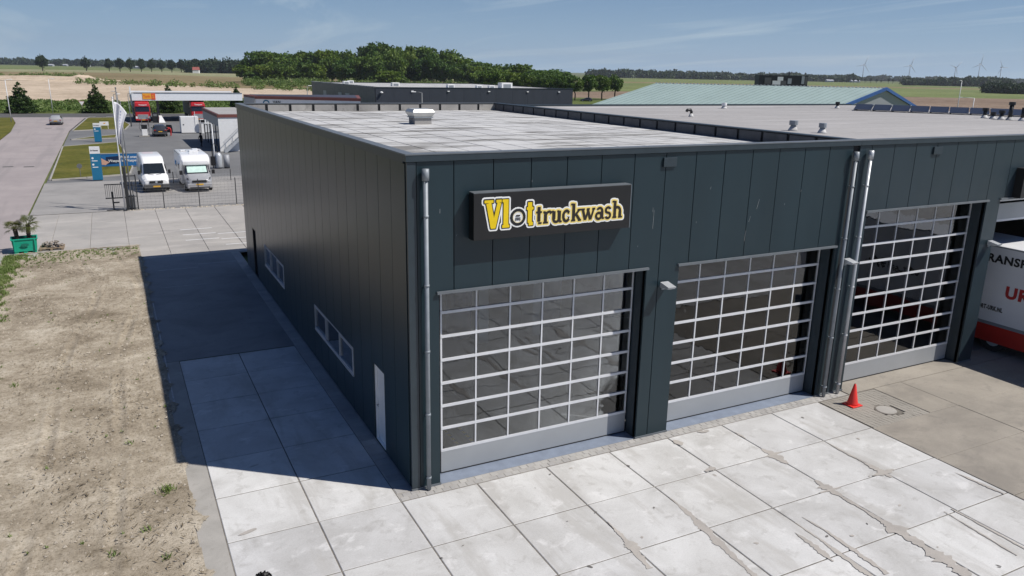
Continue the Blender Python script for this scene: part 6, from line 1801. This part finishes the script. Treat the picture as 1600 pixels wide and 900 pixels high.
MB().box(-0.15, 0.15, -0.1, 0.1, 0, 1.5).build('post', M['white'], ps)
MB().box(-0.3, 0.3, -0.15, 0.15, 1.5, 2.1).build('head', M['white'], ps, bevel=0.03)
MB().box(-0.22, 0.22, -0.17, -0.152, 1.6, 2.0).build('screen', M['black'], ps)
gc = thing('grey_tank', 'grey upright gas tank with black valve rig by the slim lamp post', 'tank', (3.75, 66.9, 0))
MB().lathe([(0.30, 0.05), (0.34, 0.15), (0.34, 1.25), (0.2, 1.5), (0.06, 1.55)], 16).build('tank', M['bright_zinc'], gc, True)
MB().lathe([(0.28, 0.0), (0.28, 0.1)], 12, (0.75, 0, 0)).build('foot', M['fence_dark'], gc)
MB().tube([(0.75, 0, 0.1), (0.75, 0, 1.3)], 0.28, 12).build('tank', M['control'], gc, True)
MB().tube([(-0.55, 0, 0), (-0.55, 0, 2.1), (-0.3, 0, 2.5), (-0.05, 0, 2.1), (-0.05, 0, 1.5)], 0.06, 6).build('valve_pipe', M['black'], gc)
MB().box(-0.75, -0.35, -0.15, 0.15, 0.3, 1.2).build('valve_box', M['black'], gc, bevel=0.03)

# ------------------------------------------------------------------ people
def person(name, label, loc, rotz, joints, cols, hair=None):
    """joints: dict of named points; one skinned continuous body; colours by body zone"""
    t = thing(name, label, 'person', loc, rotz)
    J = joints
    chain = [('pelvis', 'waist', .145), ('waist', 'chest', .135), ('chest', 'neck', .15), ('neck', 'chin', .055), ('chin', 'crown', .085)]
    names, rad = ['pelvis'], {'pelvis': .145, 'waist': .125, 'chest': .15, 'neck': .058, 'chin': .07, 'crown': .085, 'head': .105}
    edges = [('pelvis', 'waist'), ('waist', 'chest'), ('chest', 'neck'), ('neck', 'chin'), ('chin', 'head'), ('head', 'crown')]
    for s in 'LR':
        edges += [('chest', 'sh' + s), ('sh' + s, 'el' + s), ('el' + s, 'wr' + s), ('wr' + s, 'ha' + s), ('pelvis', 'hi' + s), ('hi' + s, 'kn' + s), ('kn' + s, 'an' + s), ('an' + s, 'to' + s)]
        rad.update({'sh' + s: .068, 'el' + s: .046, 'wr' + s: .034, 'ha' + s: .042, 'hi' + s: .098, 'kn' + s: .066, 'an' + s: .046, 'to' + s: .045})
    keys = list(J)
    me = bpy.data.meshes.new('skeleton')
    me.from_pydata([J[k] for k in keys], [(keys.index(a), keys.index(b)) for a, b in edges], [])
    ob = bpy.data.objects.new('skeleton', me); COL.objects.link(ob)
    sk = ob.modifiers.new('skin', 'SKIN'); ss_ = ob.modifiers.new('sub', 'SUBSURF'); ss_.levels = 1; ss_.render_levels = 1
    for i_, k in enumerate(keys):
        ob.data.skin_vertices[0].data[i_].radius = (rad[k], rad[k])
        ob.data.skin_vertices[0].data[i_].use_root = (k == 'pelvis')
    dg = bpy.context.evaluated_depsgraph_get()
    body = bpy.data.meshes.new_from_object(ob.evaluated_get(dg))
    bpy.data.objects.remove(ob)
    body.materials.clear()
    for m in cols: body.materials.append(m)      # skin, top, trousers, shoes
    zone = {}
    for k in keys:
        zone[k] = 1
        if k in ('chin', 'head', 'crown', 'wrL', 'wrR', 'haL', 'haR'): zone[k] = 0
        if k[:2] in ('hi', 'kn') or k == 'pelvis': zone[k] = 2
        if k[:2] in ('an',): zone[k] = 2
        if k[:2] in ('to',): zone[k] = 3
    kv = [(Vector(J[k]), zone[k]) for k in keys]
    for p in body.polygons:
        p.material_index = min(kv, key=lambda q: (q[0] - p.center).length)[1]; p.use_smooth = True
    link('body', body, t)
    # face, ears and fingers
    hc = Vector(J['head'])
    face = (Vector(J['chin']) - hc).cross(Vector((1, 0, 0))).normalized() * -1
    if face.y > 0: face = -face
    fm = MB()
    c = hc + face * 0.10
    fm.add([tuple(c + Vector((-.015, 0, -.02))), tuple(c + Vector((.015, 0, -.02))), tuple(c + Vector((0, 0, .03))), tuple(c + face * .03 + Vector((0, 0, -.015)))], [(0, 1, 3), (1, 2, 3), (2, 0, 3)])
    fm.build('nose', cols[0], t)
    for s in (-1, 1):
        MB().lathe([(0.004, 0), (0.014, 0.008), (0.004, 0.016)], 8).build('eye', M['black'], t, loc=hc + face * 0.092 + Vector((s * 0.035, 0, 0.02)))
        MB().lathe([(0.01, -0.03), (0.022, 0), (0.01, 0.03)], 8).build('ear', cols[0], t, loc=hc + Vector((s * 0.105, 0, 0)))
    for s in 'LR':
        w_, h_2 = Vector(J['wr' + s]), Vector(J['ha' + s]); d = (h_2 - w_).normalized()
        sd = d.cross(Vector((0, 1, 0))); sd = sd.normalized() if sd.length > .1 else Vector((1, 0, 0))
        for k in range(4):
            b0 = h_2 + sd * (k - 1.5) * 0.018
            ln = (0.065, 0.075, 0.07, 0.055)[k]
            MB().tube([b0, b0 + d * ln * 0.6, b0 + d * ln + Vector((0, -0.015, 0))], [0.010, 0.009, 0.007], 5).build('finger', cols[0], t, True)
        MB().tube([w_ + sd * 0.02, w_ + sd * 0.05 + d * 0.04, w_ + sd * 0.055 + d * 0.075], [0.012, 0.010, 0.008], 5).build('thumb', cols[0], t, True)
    if hair:
        pts = leaf_cloud('hair', [(0, 0, 0.045, 0.118, 0.125, 0.105), (0, 0.02, 0.0, 0.12, 0.118, 0.11), (0.03, -0.02, 0.09, 0.08, 0.08, 0.06), (-0.05, 0.02, 0.08, 0.07, 0.07, 0.06)], 1400, 0.022, hair, 5, 0.3, 0.8)
        # keep hair off the face
        bm = bmesh.new(); bm.from_mesh(pts)
        bmesh.ops.delete(bm, geom=[f for f in bm.faces if f.calc_center_median().dot(face) > 0.05 and f.calc_center_median().z < 0.055], context='FACES')
        bm.to_mesh(pts); bm.free()
        o = link('hair', pts, t, hc)
    return t
M['skin'] = mat('skin', (0.50, 0.31, 0.23), 0.55, var=0.05)
M['cl_black'] = mat('black_cloth', (0.015, 0.016, 0.02), 0.9, var=0.2)
M['cl_red'] = mat('red_cloth', (0.50, 0.035, 0.04), 0.85, var=0.1)
M['cl_jeans'] = mat('jeans', (0.03, 0.045, 0.09), 0.9, var=0.2)
M['shoe'] = mat('shoe', (0.03, 0.03, 0.03), 0.7)
M['hair'] = mat('black_hair', (0.008, 0.006, 0.006), 0.6, var=0.4, vscale=60)
stand = dict(pelvis=(0, 0, .95), waist=(0, 0, 1.12), chest=(0, .01, 1.36), neck=(0, .01, 1.50), chin=(0, -.01, 1.56), head=(0, 0, 1.64), crown=(0, .01, 1.70),
             shL=(-.19, .01, 1.43), elL=(-.24, .03, 1.15), wrL=(-.23, -.06, .92), haL=(-.23, -.09, .85), shR=(.19, .01, 1.43), elR=(.24, .03, 1.15), wrR=(.23, -.06, .92), haR=(.23, -.09, .85),
             hiL=(-.10, 0, .86), knL=(-.11, -.02, .48), anL=(-.12, .03, .09), toL=(-.13, -.14, .045), hiR=(.10, 0, .86), knR=(.12, -.03, .48), anR=(.13, .03, .09), toR=(.15, -.14, .045))
walk = dict(stand); walk.update(knL=(-.11, -.16, .50), anL=(-.11, -.22, .10), toL=(-.12, -.38, .05), knR=(.11, .05, .48), anR=(.11, .28, .14), toR=(.12, .14, .05), elL=(-.25, .12, 1.16), wrL=(-.22, .16, .92), haL=(-.22, .16, .85))
hold = dict(stand); hold.update(elL=(-.23, -.06, 1.14), wrL=(-.10, -.28, 1.16), haL=(-.07, -.34, 1.18), elR=(.23, -.06, 1.14), wrR=(.10, -.28, 1.16), haR=(.07, -.34, 1.18))
bend = dict(pelvis=(0, 0, .92), waist=(-.08, -.04, 1.06), chest=(-.30, -.06, 1.20), neck=(-.44, -.06, 1.23), chin=(-.51, -.09, 1.20), head=(-.57, -.08, 1.24), crown=(-.63, -.08, 1.27),
            shL=(-.32, -.24, 1.20), elL=(-.45, -.28, .95), wrL=(-.60, -.22, .88), haL=(-.66, -.2, .88), shR=(-.32, .12, 1.20), elR=(-.48, .16, .98), wrR=(-.62, .10, .92), haR=(-.68, .1, .92),
            hiL=(0, -.10, .86), knL=(.02, -.12, .48), anL=(.06, -.12, .09), toL=(-.10, -.14, .045), hiR=(0, .10, .86), knR=(.0, .12, .48), anR=(.02, .12, .09), toR=(-.14, .14, .045))
person('person', 'person in red clothes bending into the open door of the dark car', (2.15, 107.4, 0), 0.3, bend, [M['skin'], M['cl_red'], M['cl_red'], M['shoe']], M['hair'])
person('person', 'person in dark clothes walking in the shade along the station kiosk', (4.4, 89.2, 0), 0.6, walk, [M['skin'], M['cl_black'], M['cl_black'], M['shoe']], M['hair'])
person('person', 'person with dark hair at the bottom edge, only the top of the head in view', (-4.19, -4.30, -0.03), math.pi, hold, [M['skin'], M['cl_black'], M['cl_jeans'], M['shoe']], M['hair'])
op = [o for o in S.objects if o.get('category') == 'person'][-1]
rc_ = thing('remote_control', 'grey drone remote held in both hands at the bottom edge', 'remote', (-4.19, -3.98, 1.16))
MB().box(-0.09, 0.09, -0.05, 0.05, -0.02, 0.02).build('case', M['grey_plastic'], rc_, bevel=0.01)
for s in (-1, 1): MB().tube([(s * .05, 0, .02), (s * .05, 0, .045)], 0.006, 6).build('stick', M['black'], rc_)

# ------------------------------------------------------------------ haze
hb = MB().box(-3500, 4200, -600, 4200, -1.3, 120)
hz_o = hb.build('haze', None)
hm = bpy.data.materials.new('haze_air'); hm.use_nodes = True
hn = hm.node_tree.nodes; hn.clear()
ho = hn.new('ShaderNodeOutputMaterial'); hv = hn.new('ShaderNodeVolumePrincipled')
hv.inputs['Color'].default_value = (0.86, 0.91, 1.0, 1); hv.inputs['Density'].default_value = 0.00009; hv.inputs['Anisotropy'].default_value = 0.3
hm.node_tree.links.new(hv.outputs[0], ho.inputs['Volume'])
hz_o.data.materials.append(hm)
hz_o['kind'] = 'stuff'; hz_o['label'] = 'thin pale air over the fields'
